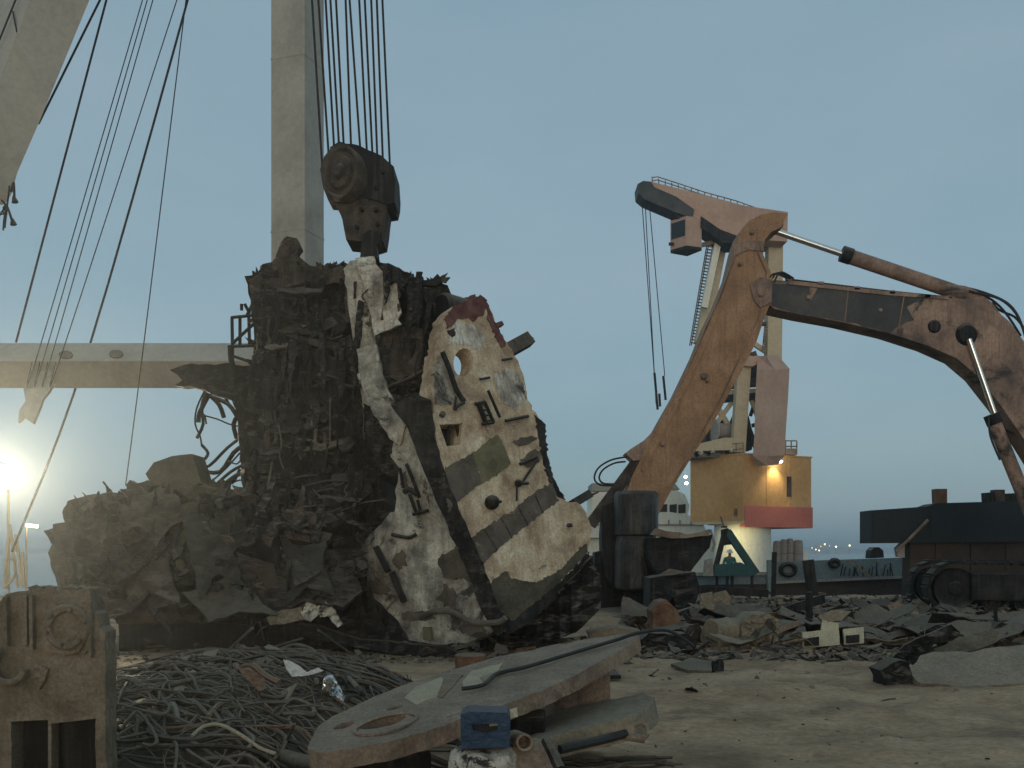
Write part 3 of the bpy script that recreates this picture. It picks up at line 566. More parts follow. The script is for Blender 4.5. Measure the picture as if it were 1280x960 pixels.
for k in range(9):
    x = rw.uniform(312, 440); y = rw.choice([362, 398, 436, 505, 556, 610, 650]) + rw.uniform(-8, 8); l_ = rw.uniform(20, 70); sl_ = rw.uniform(-.22, .1)
    pa = [(x, y), (x + l_ * .5, y + sl_ * l_ * .5 + rw.uniform(-2, 2)), (x + l_, y + sl_ * l_), (x + l_ * .95, y + sl_ * l_ + rw.uniform(3, 7)), (x + l_ * .4, y + sl_ * l_ * .4 + rw.uniform(3, 8)), (x + 2, y + 4)]
    obj('deck_flange', sheet(pa, (P(x, y, rw.uniform(20.15, 20.4)), Vector((rw.uniform(-.2, .2), -1, .9)).normalized()), .04, 5, crumple(.04, 12, k), (), 1.4, 6, k), M[rw.choice(['brown', 'char', 'char'])], W)
for k in range(40):
    x, y = rw.uniform(318, 540), rw.uniform(345, 620); l_ = rw.uniform(15, 60); c0 = rw.uniform(-14, 14)
    if x > 460 and y > 500: continue
    rod([(x, y), (x + c0 * .6, y + l_ * .4), (x + c0 * .2, y + l_ * .7), (x + c0, y + l_)], rw.uniform(.008, .016), rw.choice(['black', 'cable', 'char']), 5, 'loose_wire', vplane(rw.uniform(20.0, 20.3)))
for k in range(46):                    # ragged teeth along the top and right edges
    x, y = rw.choice([(rw.uniform(315, 345), rw.uniform(340, 352)), (rw.uniform(390, 440), rw.uniform(334, 340)), (rw.uniform(495, 560), rw.uniform(346, 360)), (rw.uniform(540, 566), rw.uniform(370, 440)), (rw.uniform(312, 320), rw.uniform(370, 560)), (rw.uniform(535, 550), rw.uniform(430, 500))])
    a = rw.uniform(-2.6, -.5) if y < 362 else rw.choice([rw.uniform(-.6, .8)] if x > 400 else [rw.uniform(2.4, 3.8)]); l_ = rw.uniform(5, 14); w_ = rw.uniform(2, 5)
    pa = [(x - math.sin(a) * w_, y + math.cos(a) * w_), (x + math.cos(a) * l_, y + math.sin(a) * l_), (x + math.sin(a) * w_, y - math.cos(a) * w_), (x - math.cos(a) * 4, y - math.sin(a) * 4)]
    obj('torn_edge', sheet(pa, vplane(rw.uniform(20.6, 21.0)), .06, 3, crumple(.04, 6, k), (), .8, 3, k), M[rw.choice(['char', 'black', 'brown'])], W)

# ------------------------------------------------------------------ scrap heap at the left
def plate(name, label, cat, poly, Y, thick, m, cell=7, amp=.06, sc=20, jag=1.5, seed=0, group=None, fold=.5, holes=()):
    pl_ = Y if isinstance(Y, tuple) else vplane(Y)
    o = obj(name, sheet(poly, pl_, thick, cell, crumple(amp, sc, seed, fold) if amp else None, holes, jag, 9, seed), M[m])
    return rebase(tag(o, label, cat, group))
H = thing('crushed_hull_pile', 'big dark mass of crushed hull plating left of the hanging wreck', 'scrap heap', (P(250, 690, 20).x, 21, 0))
def hpart(name, poly, Y, thick, m, cell=8, amp=.2, sc=40, jag=2, seed=0, fold=.55):
    return obj(name, sheet(poly, Y if isinstance(Y, tuple) else vplane(Y), thick, cell, torn(amp * .8, sc, seed), (), jag, 9, seed), M[m], H)
hpart('crushed_shell', [(82, 640), (92, 626), (110, 620), (150, 614), (186, 604), (215, 600), (260, 608), (320, 618), (340, 640), (335, 700), (340, 776), (150, 780), (130, 745), (104, 740), (72, 735), (66, 680), (60, 664), (72, 658), (86, 660)], 20.6, 2.6, 'brown', 7, .30, 42, 2.4, 31)
hpart('crushed_shell', [(130, 690), (160, 620), (200, 612), (230, 640), (222, 700), (232, 776), (148, 780)], 20.05, .2, 'brown', 7, .2, 30, 2, 32)
hpart('crushed_shell', [(205, 640), (250, 625), (312, 628), (330, 680), (318, 778), (228, 778), (212, 720)], 19.95, .2, 'char', 7, .22, 34, 2, 33)
hpart('crushed_shell', [(310, 630), (340, 636), (440, 650), (450, 700), (470, 760), (490, 806), (420, 812), (330, 778)], 20.2, 1.6, 'char', 7, .26, 34, 2, 34)
hpart('torn_edge', [(66, 655), (84, 652), (95, 680), (92, 735), (82, 737), (76, 700)], 20.2, .25, 'brown', 6, .08, 16, 1.6, 35)
hpart('torn_edge', [(80, 636), (86, 628), (92, 640), (90, 660), (82, 655)], 20.3, .2, 'brown', 6, .05, 14, 1, 36)
hpart('undercut_shade', [(148, 776), (335, 772), (400, 790), (470, 812), (330, 816), (150, 818)], 20.7, 1.8, 'black', 9, .08, 30, 1.2, 37)  # black slab standing in for the shadow under the heap's overhang
hpart('rolled_skirt', [(324, 775), (345, 768), (400, 784), (450, 800), (560, 808), (575, 818), (500, 818), (430, 806), (360, 790)], 19.6, .3, 'black', 7, .08, 24, 1.5, 38)
P_ = 'scrap plates on the left heap'
plate('scrap_box', 'olive tan crumpled box lid standing on top of the left scrap heap', 'scrap metal', [(182, 592), (192, 578), (215, 570), (240, 567), (246, 585), (252, 604), (222, 608), (190, 606)], 20.3, .7, 'olive', 6, .025, 40, .4, 41, P_, fold=.9)
plate('scrap_sheet', 'pale tan folded sheet just below the box lid on the left heap', 'scrap metal', [(210, 604), (225, 600), (250, 606), (292, 612), (300, 618), (270, 626), (258, 634), (240, 626)], 19.9, .06, 'olive', 6, .1, 16, 1, 42, P_)
plate('scrap_sheet', 'narrow light strip under the tan folded sheet on the heap', 'scrap metal', [(214, 636), (240, 626), (262, 630), (258, 638), (230, 642), (216, 645)], 19.8, .05, 'olive', 6, .05, 14, 1, 43, P_)
plate('scrap_sheet', 'long thin dusty ledge strip across the heap front', 'scrap metal', [(150, 648), (180, 640), (225, 642), (222, 648), (180, 649), (155, 654)], 19.7, .08, 'olive', 6, .04, 14, 1, 44, P_)
plate('scrap_sheet', 'dark grey triangular plate leaning mid heap', 'scrap metal', [(296, 690), (312, 696), (342, 706), (352, 742), (338, 762), (312, 758)], 19.6, .05, 'hullbrown', 6, .06, 20, 1.2, 45, P_)
plate('scrap_sheet', 'tall dark pointed plate right of the heap centre', 'scrap metal', [(318, 634), (338, 640), (352, 680), (348, 720), (336, 716), (326, 680)], 19.8, .06, 'char', 6, .06, 20, 1.2, 46, P_)
plate('scrap_channel', 'upper grey corrugated channel beside the wreck foot', 'scrap metal', [(346, 642), (360, 636), (416, 642), (424, 652), (416, 660), (362, 656)], (P(385, 650, 19.7), Vector((.1, -1, .5)).normalized()), .15, 'hullbrown', 5, .05, 12, .8, 47, P_)
plate('scrap_channel', 'lower grey corrugated channel beside the wreck foot', 'scrap metal', [(354, 664), (364, 660), (415, 666), (412, 675), (392, 678), (360, 674)], (P(385, 668, 19.6), Vector((.1, -1, .5)).normalized()), .15, 'hullbrown', 5, .04, 12, .8, 48, P_)
plate('scrap_sheet', 'wide dark sloping sheet under the corrugated channels', 'scrap metal', [(340, 690), (400, 684), (440, 690), (452, 740), (430, 760), (380, 752), (345, 768), (330, 760)], (P(385, 720, 19.6), Vector((-.2, -1, .5)).normalized()), .05, 'char', 6, .12, 26, 1.5, 49, P_)
plate('scrap_sheet', 'slanting dusty strip on the olive part of the heap', 'scrap metal', [(206, 700), (222, 672), (232, 660), (236, 668), (222, 695), (212, 710)], 19.7, .05, 'olive', 6, .03, 12, 1, 50, P_)
plate('torn_insulation', 'bright torn scrap of white lining at the foot of the heap', 'scrap', [(376, 764), (384, 752), (394, 756), (398, 768), (388, 776), (380, 774)], 19.3, .05, 'whitepatch', 4, .10, 10, 1.5, 51, P_)
plate('torn_insulation', 'curled white lining strip right of the bright torn scrap', 'scrap', [(396, 758), (408, 752), (418, 762), (428, 780), (422, 784), (410, 770), (400, 772)], 19.3, .05, 'whitepatch', 4, .10, 10, 1.5, 52, P_)
plate('torn_insulation', 'low greyish torn lining left of the bright scrap', 'scrap', [(334, 772), (352, 762), (376, 760), (380, 774), (356, 780), (338, 782)], 19.35, .05, 'concrete', 4, .10, 10, 1.5, 53, P_)
plate('scrap_sheet', 'jagged little plate poking up on the heap ridge', 'scrap metal', [(158, 606), (162, 600), (170, 604), (182, 602), (188, 608), (184, 616), (160, 616)], 20.2, .2, 'brown', 5, .04, 10, 1, 54, P_)
bm = NB(); tube(bm, [P(129, 602, 20.3), P(140, 616, 20.3)], .018, 5); rebase(tag(obj('thin_rod', bm, M['black']), 'thin dark rod sticking up from the left heap ridge', 'rod'))
for k, (lb, pa, nn, Yk) in enumerate((
        ('broad slate grey folded plate mid left on the heap face', [(226, 640), (262, 650), (300, 632), (312, 668), (292, 690), (306, 734), (272, 716), (250, 752), (240, 700)], (.35, -1, .25), 19.45),
        ('dark greenish folded plate low at the left end of the heap', [(146, 700), (176, 686), (204, 664), (212, 708), (226, 756), (186, 738), (164, 766), (158, 726)], (-.4, -1, .3), 19.5),
        ('tilted slate plate at the heap foot beside the black skirt', [(228, 742), (268, 730), (306, 712), (322, 746), (348, 770), (300, 764), (262, 778)], (.1, -1, .8), 19.3),
        ('upright slate plate right of the tall pointed plate', [(350, 668), (376, 684), (408, 676), (404, 712), (420, 744), (384, 734), (362, 756), (360, 716)], (-.35, -1, .2), 19.35),
        ('greenish plate hanging off the heap ridge under the box lid', [(146, 630), (178, 618), (214, 606), (226, 634), (248, 648), (212, 656), (196, 684), (176, 658), (152, 668)], (.2, -1, .5), 19.7))):
    plate('folded_plate', lb, 'scrap metal', pa, (P(sum(x for x, y in pa) / len(pa), sum(y for x, y in pa) / len(pa), Yk), Vector(nn).normalized()), .04, 'slate' if k != 1 and k != 4 else 'brown', 6, .12, 40, 2.6, 90 + k, P_, fold=.6)
rh = random.Random(5)
for k in range(70):                    # thin torn shreds standing off the crushed shell
    x, y = rh.uniform(84, 440), rh.uniform(612, 765)
    if x < 110 and y < 640: continue
    a = rh.uniform(-1.9, 1.9); l_ = rh.uniform(14, 58); w_ = rh.uniform(3, 10); c_, s_ = math.cos(a), math.sin(a); b_ = rh.uniform(-.4, .4) * l_
    pa = [(x + c_ * u_ - s_ * v_, y + s_ * u_ + c_ * v_) for u_, v_ in ((0, -w_), (l_ * .5, -w_ * .8 + b_ * .4), (l_, b_), (l_ * .55, w_ * .6 + b_ * .4), (l_ * .2, w_ * .5), (0, w_))]
    nn = Vector((rh.uniform(-.9, .9), -1, rh.uniform(-.5, .9))).normalized()
    obj('torn_shred', sheet(pa, (P(x, y, rh.uniform(19.2, 19.6)), nn), .025, 4, crumple(.06, 9, k, .3), (), 1.6, 5, k), M[rh.choice(['char', 'black', 'brown', 'char', 'slate'])], H)
for k in range(24):                    # ragged ridge line
    x = rh.uniform(95, 335); y = 632 - (x - 90) * .12 if x < 220 else 612; l_ = rh.uniform(6, 18); a = rh.uniform(-2.4, -.7)
    pa = [(x - 5, y + 3), (x + math.cos(a) * l_ * .5 - 2, y + math.sin(a) * l_ * .6), (x + math.cos(a) * l_, y + math.sin(a) * l_), (x + 6, y + 2), (x, y + 8)]
    obj('torn_edge', sheet(pa, vplane(rh.uniform(19.9, 20.4)), .05, 4, crumple(.04, 8, k), (), 1, 4, k), M[rh.choice(['brown', 'char', 'olive'])], H)
for k in range(30):
    x = rh.uniform(90, 470); y = rh.uniform(640, 770)
    if x < 120 and y < 660: continue
    w_, h_ = rh.uniform(16, 44), rh.uniform(6, 22); a = rh.uniform(0, 3.14); n = rh.randint(4, 7)
    poly = [(x + math.cos(2 * math.pi * j / n) * w_ * math.cos(a) * rh.uniform(.6, 1) - math.sin(2 * math.pi * j / n) * h_ * math.sin(a), y + math.cos(2 * math.pi * j / n) * w_ * math.sin(a) * rh.uniform(.6, 1) + math.sin(2 * math.pi * j / n) * h_ * math.cos(a)) for j in range(n)]
    nn = Vector((rh.uniform(-.6, .6), -1, rh.uniform(-.2, .8))).normalized()
    if k % 4 == 3:
        a = rh.uniform(-.6, .6) + (1.57 if rh.random() < .4 else 0); l_ = rh.uniform(20, 60); bm = NB()
        tube(bm, bez([P(x, y, 19.6), P(x + math.cos(a) * l_ / 2, y + math.sin(a) * l_ / 2 + rh.uniform(-4, 4), 19.5), P(x + math.cos(a) * l_, y + math.sin(a) * l_, 19.6)], 3), rh.uniform(.015, .03), 5)
        obj('bent_rod', bm, M[rh.choice(['char', 'olive', 'brown'])], H)
    else:
        obj('torn_plate', sheet(poly, (P(x, y, rh.uniform(19.6, 20.0)), nn), .03, 6, torn(.12, 18, k), jag=2.2, seed=k), M[rh.choice(['char', 'char', 'olive' if x < 230 else 'black', 'brown'])], H)

KD = 1.0
# ------------------------------------------------------------------ floodlight mast at the left edge
LX = P(1, 597, 30)
t = thing('floodlight_mast', 'lit floodlight on a thin mast at the left edge behind the heap', 'floodlight', (LX.x, LX.y, 0))
bm = NB(); tube(bm, [(LX.x + .05, LX.y + .35, 0), (LX.x + .05, LX.y + .35, LX.z + .2)], .05, 10, r2=.035); obj('mast', bm, M['creamleg'], t)
dirv = (Vector((0, 0, EYE)) - LX).normalized()
bm = NB(); lathe(bm, [(.37, -.03), (.39, -.03), (.38, -.06), (.34, -.3), (.2, -.42), (0, -.42)], LX, dirv, 20); obj('housing', bm, M['black'], t, True)
bm = NB(); lathe(bm, [(0, .06), (.25, .045), (.38, 0), (.38, -.03)], LX, dirv, 20); obj('lens', bm, M['lampglass'], t)
for a, b in (((12, 655), (5, 735)), ((12, 655), (22, 735)), ((8, 700), (20, 700)), ((6, 735), (22, 716)), ((28, 690), (30, 735)), ((20, 668), (28, 735)), ((14, 672), (22, 690))):
    bm = NB(); beam(bm, P(*a, 30), P(*b, 30), .07, .07); obj('brace', bm, M['creamleg'], t)
ld = bpy.data.lights.new('floodlight', 'SPOT'); ld.energy = 27000; ld.color = (1, .85, .56); ld.spot_size = R(36); ld.spot_blend = .6; ld.shadow_soft_size = .3
lo = bpy.data.objects.new('floodlight', ld); COL.objects.link(lo); lo.location = LX + dirv * .08; lo.rotation_euler = (dirv + Vector((.1, 0, .12))).to_track_quat('-Z', 'Y').to_euler()
t = thing('signal_lamp', 'small yellow bar lamp right of the floodlight over the gap in the heap', 'lamp', P(40, 735, 31))
bm = NB(); tube(bm, [P(33, 656.5, 31), P(47, 658, 31)], .04, 8); obj('lens', bm, M['lampsmall'], t)
bm = NB(); tube(bm, [P(33, 656.5, 31.06), P(33, 740, 31.06)], .03, 6); obj('post', bm, M['creamleg'], t)

# ------------------------------------------------------------------ rusty machine block, left foreground
RB = 6.0
t = thing('rusty_engine_block', 'rusty cast machine block with a round boss in the left foreground', 'machine block', (P(60, 690, RB).x, RB + .4, 0))
def zc(py, Y): return EYE - (py - HZ) * Y / F
body = [(-60, 752), (0, 752), (8, 742), (22, 739), (30, 742), (40, 736), (96, 738), (102, 735), (112, 735), (115, 764), (122, 768), (124, 784), (131, 790), (133, 1040), (-60, 1040)]
bm = sheet(body, vplane(RB), .17, 6, crumple(.018, 22, 61, .2), [[(14, 902), (60, 900), (61, 905), (120, 898), (120, 1020), (14, 1020)]], jag=.9, step=7, seed=61); obj('casting', bm, M['cast'], t, True)
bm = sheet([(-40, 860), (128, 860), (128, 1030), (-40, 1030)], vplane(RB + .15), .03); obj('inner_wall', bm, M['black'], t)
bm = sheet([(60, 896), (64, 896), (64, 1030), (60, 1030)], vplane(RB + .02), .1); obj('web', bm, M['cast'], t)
bm = sheet([(52, 758), (60, 752), (108, 753), (113, 760), (112, 808), (106, 816), (60, 816), (52, 808)], vplane(RB - .035), .06, 5, crumple(.012, 10, 62, .2), jag=.6, seed=62); obj('flange', bm, M['cast'], t, True)
c = P(84, 784, RB - .05)
bm = NB(); lathe(bm, [(.0, -.02), (.085, -.02), (.095, .012), (.125, .02), (.14, 0), (.14, -.06)], c, (0, -1, 0), 22)
for v in bm.verts: v.co += Vector((nz3(v.co.x * 30, v.co.z * 30, 1), nz3(v.co.x * 30, v.co.z * 30, 5), nz3(v.co.x * 30, v.co.z * 30, 9))) * .008
obj('boss', bm, M['cast'], t, True)
for a in range(6):
    bm = NB(); lathe(bm, [(0, .02), (.011, .02), (.013, 0), (.013, -.02)], c + Vector((math.cos(a * 1.047 + .3) * .118, -.02, math.sin(a * 1.047 + .3) * .105)), (0, -1, 0), 6); obj('bolt', bm, M['cast'], t)
bm = NB(); c2 = P(12, 832, RB - .04); rr = []
for k in range(15):
    a = 2.0 + k * .29; rr.append(c2 + Vector((math.cos(a) * .10, -.02, math.sin(a) * .10)))
tube(bm, rr, .022, 8); obj('ring_lug', bm, M['cast'], t, True)
for (x0, x1, y0, y1) in ((4, 8, 746, 808), (26, 33, 744, 806), (36, 40, 744, 812), (108, 113, 752, 822)):
    bm = sheet([(x0, y0), (x1, y0), (x1 + 1, y1), (x0 + 1, y1)], vplane(RB - .045), .07, 5, crumple(.008, 8, x0), jag=.5, seed=x0); obj('rib', bm, M['cast'], t)
bm = sheet([(36, 836), (48, 832), (60, 836), (56, 850), (48, 862), (44, 856), (38, 850)], vplane(RB - .03), .05, 4, crumple(.02, 8, 66), jag=1, seed=66); obj('scab', bm, M['cast'], t)
bm = sheet([(70, 814), (104, 806), (98, 816), (76, 820)], vplane(RB - .05), .07, 4, crumple(.01, 8, 67), jag=1, seed=67); obj('lip', bm, M['cast'], t)
bm = NB()
for k in range(26):
    x = rng.uniform(36, 126); p = P(x, 737, RB + rng.uniform(.03, .16)); s = rng.uniform(.008, .03)
    bmesh.ops.create_icosphere(bm, subdivisions=1, radius=s, matrix=Matrix.Translation((p.x, p.y, zc(737, RB) + s * .2)) @ Matrix.Diagonal((1.5, 1, .6, 1)))
for v in bm.verts: v.co += Vector((rng.uniform(-1, 1), rng.uniform(-1, 1), rng.uniform(-1, 1))) * .01
o = obj('crumbs', bm, M['cast'], t); o['kind'] = 'stuff'

# ------------------------------------------------------------------ big steel disc and what lies round it
DP = plane3(P(385, 937, 6.3), P(795, 793, 8.8), P(540, 846, 8.0))
if DP[1].z < 0: DP = (DP[0], -DP[1])
t = thing('steel_disc_plate', 'large tilted rounded steel plate with oval holes in the foreground', 'steel plate', (P(560, 690, 7).x, 7.2, .3))
outl = [(384, 937), (388, 926), (398, 908), (414, 896), (440, 884), (474, 868), (510, 854), (548, 843), (590, 830), (640, 817), (700, 805), (760, 795), (792, 791), (800, 796), (786, 806), (752, 826), (716, 846), (670, 866), (620, 884), (570, 902), (520, 918), (470, 931), (430, 938), (400, 941)]
bm = sheet(outl, DP, .12, 6, crumple(.012, 26, 71, .35), [ell(430, 907, 14, 3.4, 14, -.32), ell(478, 903, 30, 6.2, 20, -.22), ell(494, 885, 11, 2, 12, -.2)], jag=.5, step=8, seed=71)
obj('disc', bm, M['plate'], t, True)
def dsk(name, poly, m, up, thick=.02, cell=None, amp=0, seed=0, jag=.8):
    return obj(name, sheet(poly, (DP[0] + DP[1] * up, DP[1]), thick, cell, crumple(amp, 10, seed) if amp else None, (), jag, 7, seed), M[m], t)
bm = NB()
oo = jagged(ell(482, 905, 40, 10, 28, -.24), 6, .3)
for k in range(len(oo)):
    a, b = oo[k], oo[(k + 1) % len(oo)]; tube(bm, [PP(*a, (DP[0] + DP[1] * .012, DP[1])), PP(*b, (DP[0] + DP[1] * .012, DP[1]))], .012, 5, False)
obj('raised_ring', bm, M['plate'], t)
dsk('dust_patch', [(505, 872), (520, 858), (552, 846), (556, 852), (548, 870), (520, 880)], 'dust', .008, .012, seed=2)
dsk('dust_patch', [(578, 852), (590, 838), (630, 828), (622, 838), (604, 856), (580, 862)], 'dust', .008, .012, seed=3)
dsk('rust_strip', [(546, 870), (556, 846), (566, 842), (578, 842), (566, 858), (552, 872)], 'rust', .010, .014, seed=4)
dsk('rust_strip', [(600, 846), (648, 830), (648, 834), (604, 852)], 'plate', .014, .014, seed=5)
sup = vplane(8.0)
for k, (c_, s_, m) in enumerate((((P(640, 910, 7.4).x, 7.5, .24), (.5, .5, .5), 'black'), ((P(720, 830, 8.6).x, 8.7, .42), (.5, .35, .8), 'plate'), ((P(470, 930, 6.9).x, 7.0, .16), (.6, .5, .34), 'black'))):
    bm = NB(); box(bm, c_, s_, Matrix.Rotation(.3 * k, 3, 'Z'), .03, .02)
    rebase(tag(obj('support_block', bm, M[m]), ('dark block under the middle of the steel disc plate', 'grey steel block under the far right end of the disc plate', 'low dark block under the near end of the disc plate')[k], 'block'))
bm = NB(); hp = (DP[0] + DP[1] * .035, DP[1])
pts = [PP(577, 861, hp), PP(604, 856, hp), PP(622, 842, hp), PP(660, 833, hp), PP(720, 815, hp), PP(770, 800, hp)]; e = pts[-1]
pts += [e + Vector((.22, .15, .05)), e + Vector((.5, .35, .05)), e + Vector((.75, .5, -.1))]
tube(bm, bez(pts, 8), .016, 8); rebase(tag(obj('hose', bm, M['rubber']), 'black hose lying along the top of the tilted disc plate', 'hose'))
# slab wedge
SP = (Vector((0, 0, .36)), Vector((-.10, -.06, 1)).normalized()); SP = plane3(P(640, 925, 7.2), P(700, 889, 8.3), P(810, 872, 8.0))
if SP[1].z < 0: SP = (SP[0], -SP[1])
plate('steel_slab', 'thick flat olive grey slab lying right of the blue box', 'slab', [(632, 922), (662, 905), (700, 888), (756, 876), (805, 867), (818, 872), (816, 880), (790, 896), (740, 908), (690, 920), (650, 930)], SP, .16, 'concrete', 7, .01, 20, .8, 73)
# blue box on peeling white drum
t = thing('peeling_drum', 'drum with peeling white paint under the blue box at the bottom edge', 'drum', P(607, 1000, 6.3))
c = P(606, 990, 6.35)
bm = NB(); lathe(bm, [(0, .30), (.10, .30), (.17, .295), (.215, .27), (.235, .22), (.24, .1), (.24, -.12), (0, -.12)], (c.x, c.y, P(606, 933, 6.35).z - .30), (0, 0, 1), 30)
for v in bm.verts: v.co += Vector((nz3(v.co.x * 16, v.co.y * 16, 1), nz3(v.co.x * 16, v.co.z * 16, 5), 0)) * .015
obj('shell', bm, M['whitepatch'], t, True)
t = thing('blue_box', 'dented dark blue steel box with a slot in front of the disc', 'box', P(606, 934, 6.2))
bm = sheet([(576, 893), (586, 889), (634, 891), (638, 896), (637, 934), (576, 936)], vplane(6.15), .26, 4, crumple(.014, 14, 75, .6), [[(590, 906), (622, 904), (622, 912), (608, 917), (591, 913)]], jag=.4, seed=75); obj('shell', bm, M['blue'], t)
bm = sheet([(586, 900), (626, 900), (626, 920), (586, 920)], vplane(6.2), .02); obj('back_plate', bm, M['navy'], t)
bm = sheet([(611, 904), (622, 903), (622, 907), (612, 908)], vplane(6.155), .02); obj('latch', bm, M['plate'], t)
bm = sheet([(637, 888), (646, 886), (647, 896), (638, 898)], vplane(6.3), .05, jag=.4); rebase(tag(obj('pale_scrap', bm, M['offwhite']), 'small pale scrap beside the upper right corner of the blue box', 'scrap'))
bm = NB(); lathe(bm, [(.03, -.2), (.055, -.2), (.055, .12), (.04, .12), (.035, .0), (0, .0)], P(651, 926, 6.35), (.2, -1, .1), 16); rebase(tag(obj('pipe_end', bm, M['plate'], None, True), 'short grey pipe end right of the blue box', 'pipe'))
bm = NB(); lathe(bm, [(0, .05), (.05, .05), (.13, .03), (.165, .0), (.165, -.05), (.1, -.07), (0, -.07)], P(668, 952, 6.3), (.15, -.8, .6), 22); rebase(tag(obj('pulley_disc', bm, M['plate'], None, True), 'grey pulley disc lying tilted right of the peeling drum', 'pulley'))
bm = NB(); tube(bm, [P(683, 926, 6.3), P(690, 940, 6.2), P(700, 962, 6.1)], .035, 8); rebase(tag(obj('bent_bar', bm, M['black']), 'dark bent bar between the pulley disc and the shackle hose', 'bar'))
t = thing('shackle_hose', 'thick black hose with a metal shackle at its end under the slab', 'hose', P(750, 940, 6.9))
bm = NB(); tube(bm, bez([P(700, 937, 6.7), P(730, 930, 6.8), P(760, 923, 7), P(782, 917, 7.1)], 5), .033, 8); obj('hose', bm, M['rubber'], t)
bm = NB(); c = P(800, 914, 7.15); tube(bm, [c + Vector((math.cos(a) * .055, 0, math.sin(a) * .06)) for a in [i * .5 for i in range(13)]], .018, 7); obj('shackle', bm, M['plate'], t, True)
bm = NB(); tube(bm, [P(780, 920, 7.1), P(806, 924, 7.1)], .03, 8); obj('pin', bm, M['plate'], t)
bm = NB(); lathe(bm, [(0, .22), (.2, .22), (.23, .2), (.22, .02), (.26, 0), (0, 0)], G(588, 836), (0, 0, 1), 20); rebase(tag(obj('rusty_stub', bm, M['rust'], None, True), 'round rusty pipe stub standing behind the disc plate', 'pipe stub'))
# rope strands lower right of the slab
for k in range(9):
    x0 = rng.uniform(690, 720); y0 = 944 + k * 2.5; bm = NB(); pts = []
    for j in range(5):
        g = G(x0 + j * 32 + rng.uniform(-8, 8), y0 + 5 * math.sin(j * 1.1 + k) + rng.uniform(-2, 2)); g.z = ground_z(g.x, g.y) + .03 + rng.uniform(0, .02); pts.append(g)
    tube(bm, bez(pts, 6), .014, 5); rebase(tag(obj('rope_strand', bm, M['cable']), ('first', 'second', 'third', 'fourth', 'fifth', 'sixth', 'seventh', 'eighth', 'ninth')[k] + ' frayed rope strand on the ground counted outward from the slab', 'rope', 'rope strands below the slab'))
bm = NB()
for j in range(4):
    tube(bm, bez([G(735 + j * 7, 848 + j % 2 * 3) + Vector((0, 0, .05)), G(748 + j * 6, 843 + j) + Vector((0, 0, .09)), G(765 + j * 3, 851) + Vector((0, 0, .05))], 4), .03, 6)
rebase(tag(obj('dark_rag', bm, M['black']), 'small dark twisted rag on bare ground right of the disc', 'rag'))

# ------------------------------------------------------------------ tangle of cables
rc = random.Random(21); CN0 = dict(char='charred', brown='brown', concrete='grey', olive='dusty olive', black='black')
def tangle_z(x, y):                    # mound under the cables
    dx, dy = (x + 2.75) / 2.0, (y - 10.0) / 3.1
    return .62 * max(0, 1 - dx * dx - dy * dy) ** .8
bm = NB(); n1, n2 = 60, 60; rows = []
for j in range(n2 + 1):
    y = 7 + 6.6 * j / n2; rows.append([])
    for i in range(n1 + 1):
        x = -5.0 + 4.6 * i / n1; rows[-1].append(bm.verts.new((x, y, ground_z(x, y) - .05 + tangle_z(x, y) * .8 + .05 * nz3(x * 4, y * 4))))
for a, b in zip(rows, rows[1:]):
    for i in range(n1): bm.faces.new((a[i], a[i + 1], b[i + 1], b[i]))
struct('rubble_mound', bm, M['char'], 'stuff', True)
def cable_pts(k):
    a = rc.gauss(-.42, .28) if k % 4 else rc.uniform(0, 3.1); x = rc.uniform(-4.3, -1.3); y = rc.uniform(7.6, 12.6) if k % 3 else rc.uniform(7.2, 9); l_ = rc.uniform(.6, 2.2); pts = []; c = rc.gauss(0, .6 if k % 3 else 4.2)
    for j in range(7):
        z = ground_z(x, y) + max(0, tangle_z(x, y)) + rc.uniform(.02, .13); pts.append(Vector((x, y, z)))
        x += math.cos(a) * l_ / 6; y += math.sin(a) * l_ / 6; a += c / 6 + rc.gauss(0, .15) + (rc.gauss(0, .8) if rc.random() < .12 else 0)
    return bez(pts, 4)
for k in range(185):
    pts = cable_pts(k); r0 = rc.choice([.006, .009, .012, .014, .018, .022, .03]); m_ = rc.choice(['cable', 'black', 'char', 'char', 'brown', 'olive', 'rust']); mid = pts[len(pts) // 2]
    bm = NB(); tube(bm, pts, r0, 6)
    where = 'beside the rusty block' if mid.x < -3.4 else 'at the back of the tangle' if mid.y > 11 else 'beside the steel disc' if mid.x > -1.9 else 'along the front of the tangle' if mid.y < 9 else 'in the middle of the tangle'
    rebase(tag(obj('scrap_cable', bm, M[m_], None, True), f'{"thick" if r0 > .015 else "thin"} {dict(cable="grey", black="black", char="sooty", brown="rust brown", olive="olive dusty", rust="rusty orange")[m_]} scrap cable {where}', 'cable', 'scrap cables of the tangle'))
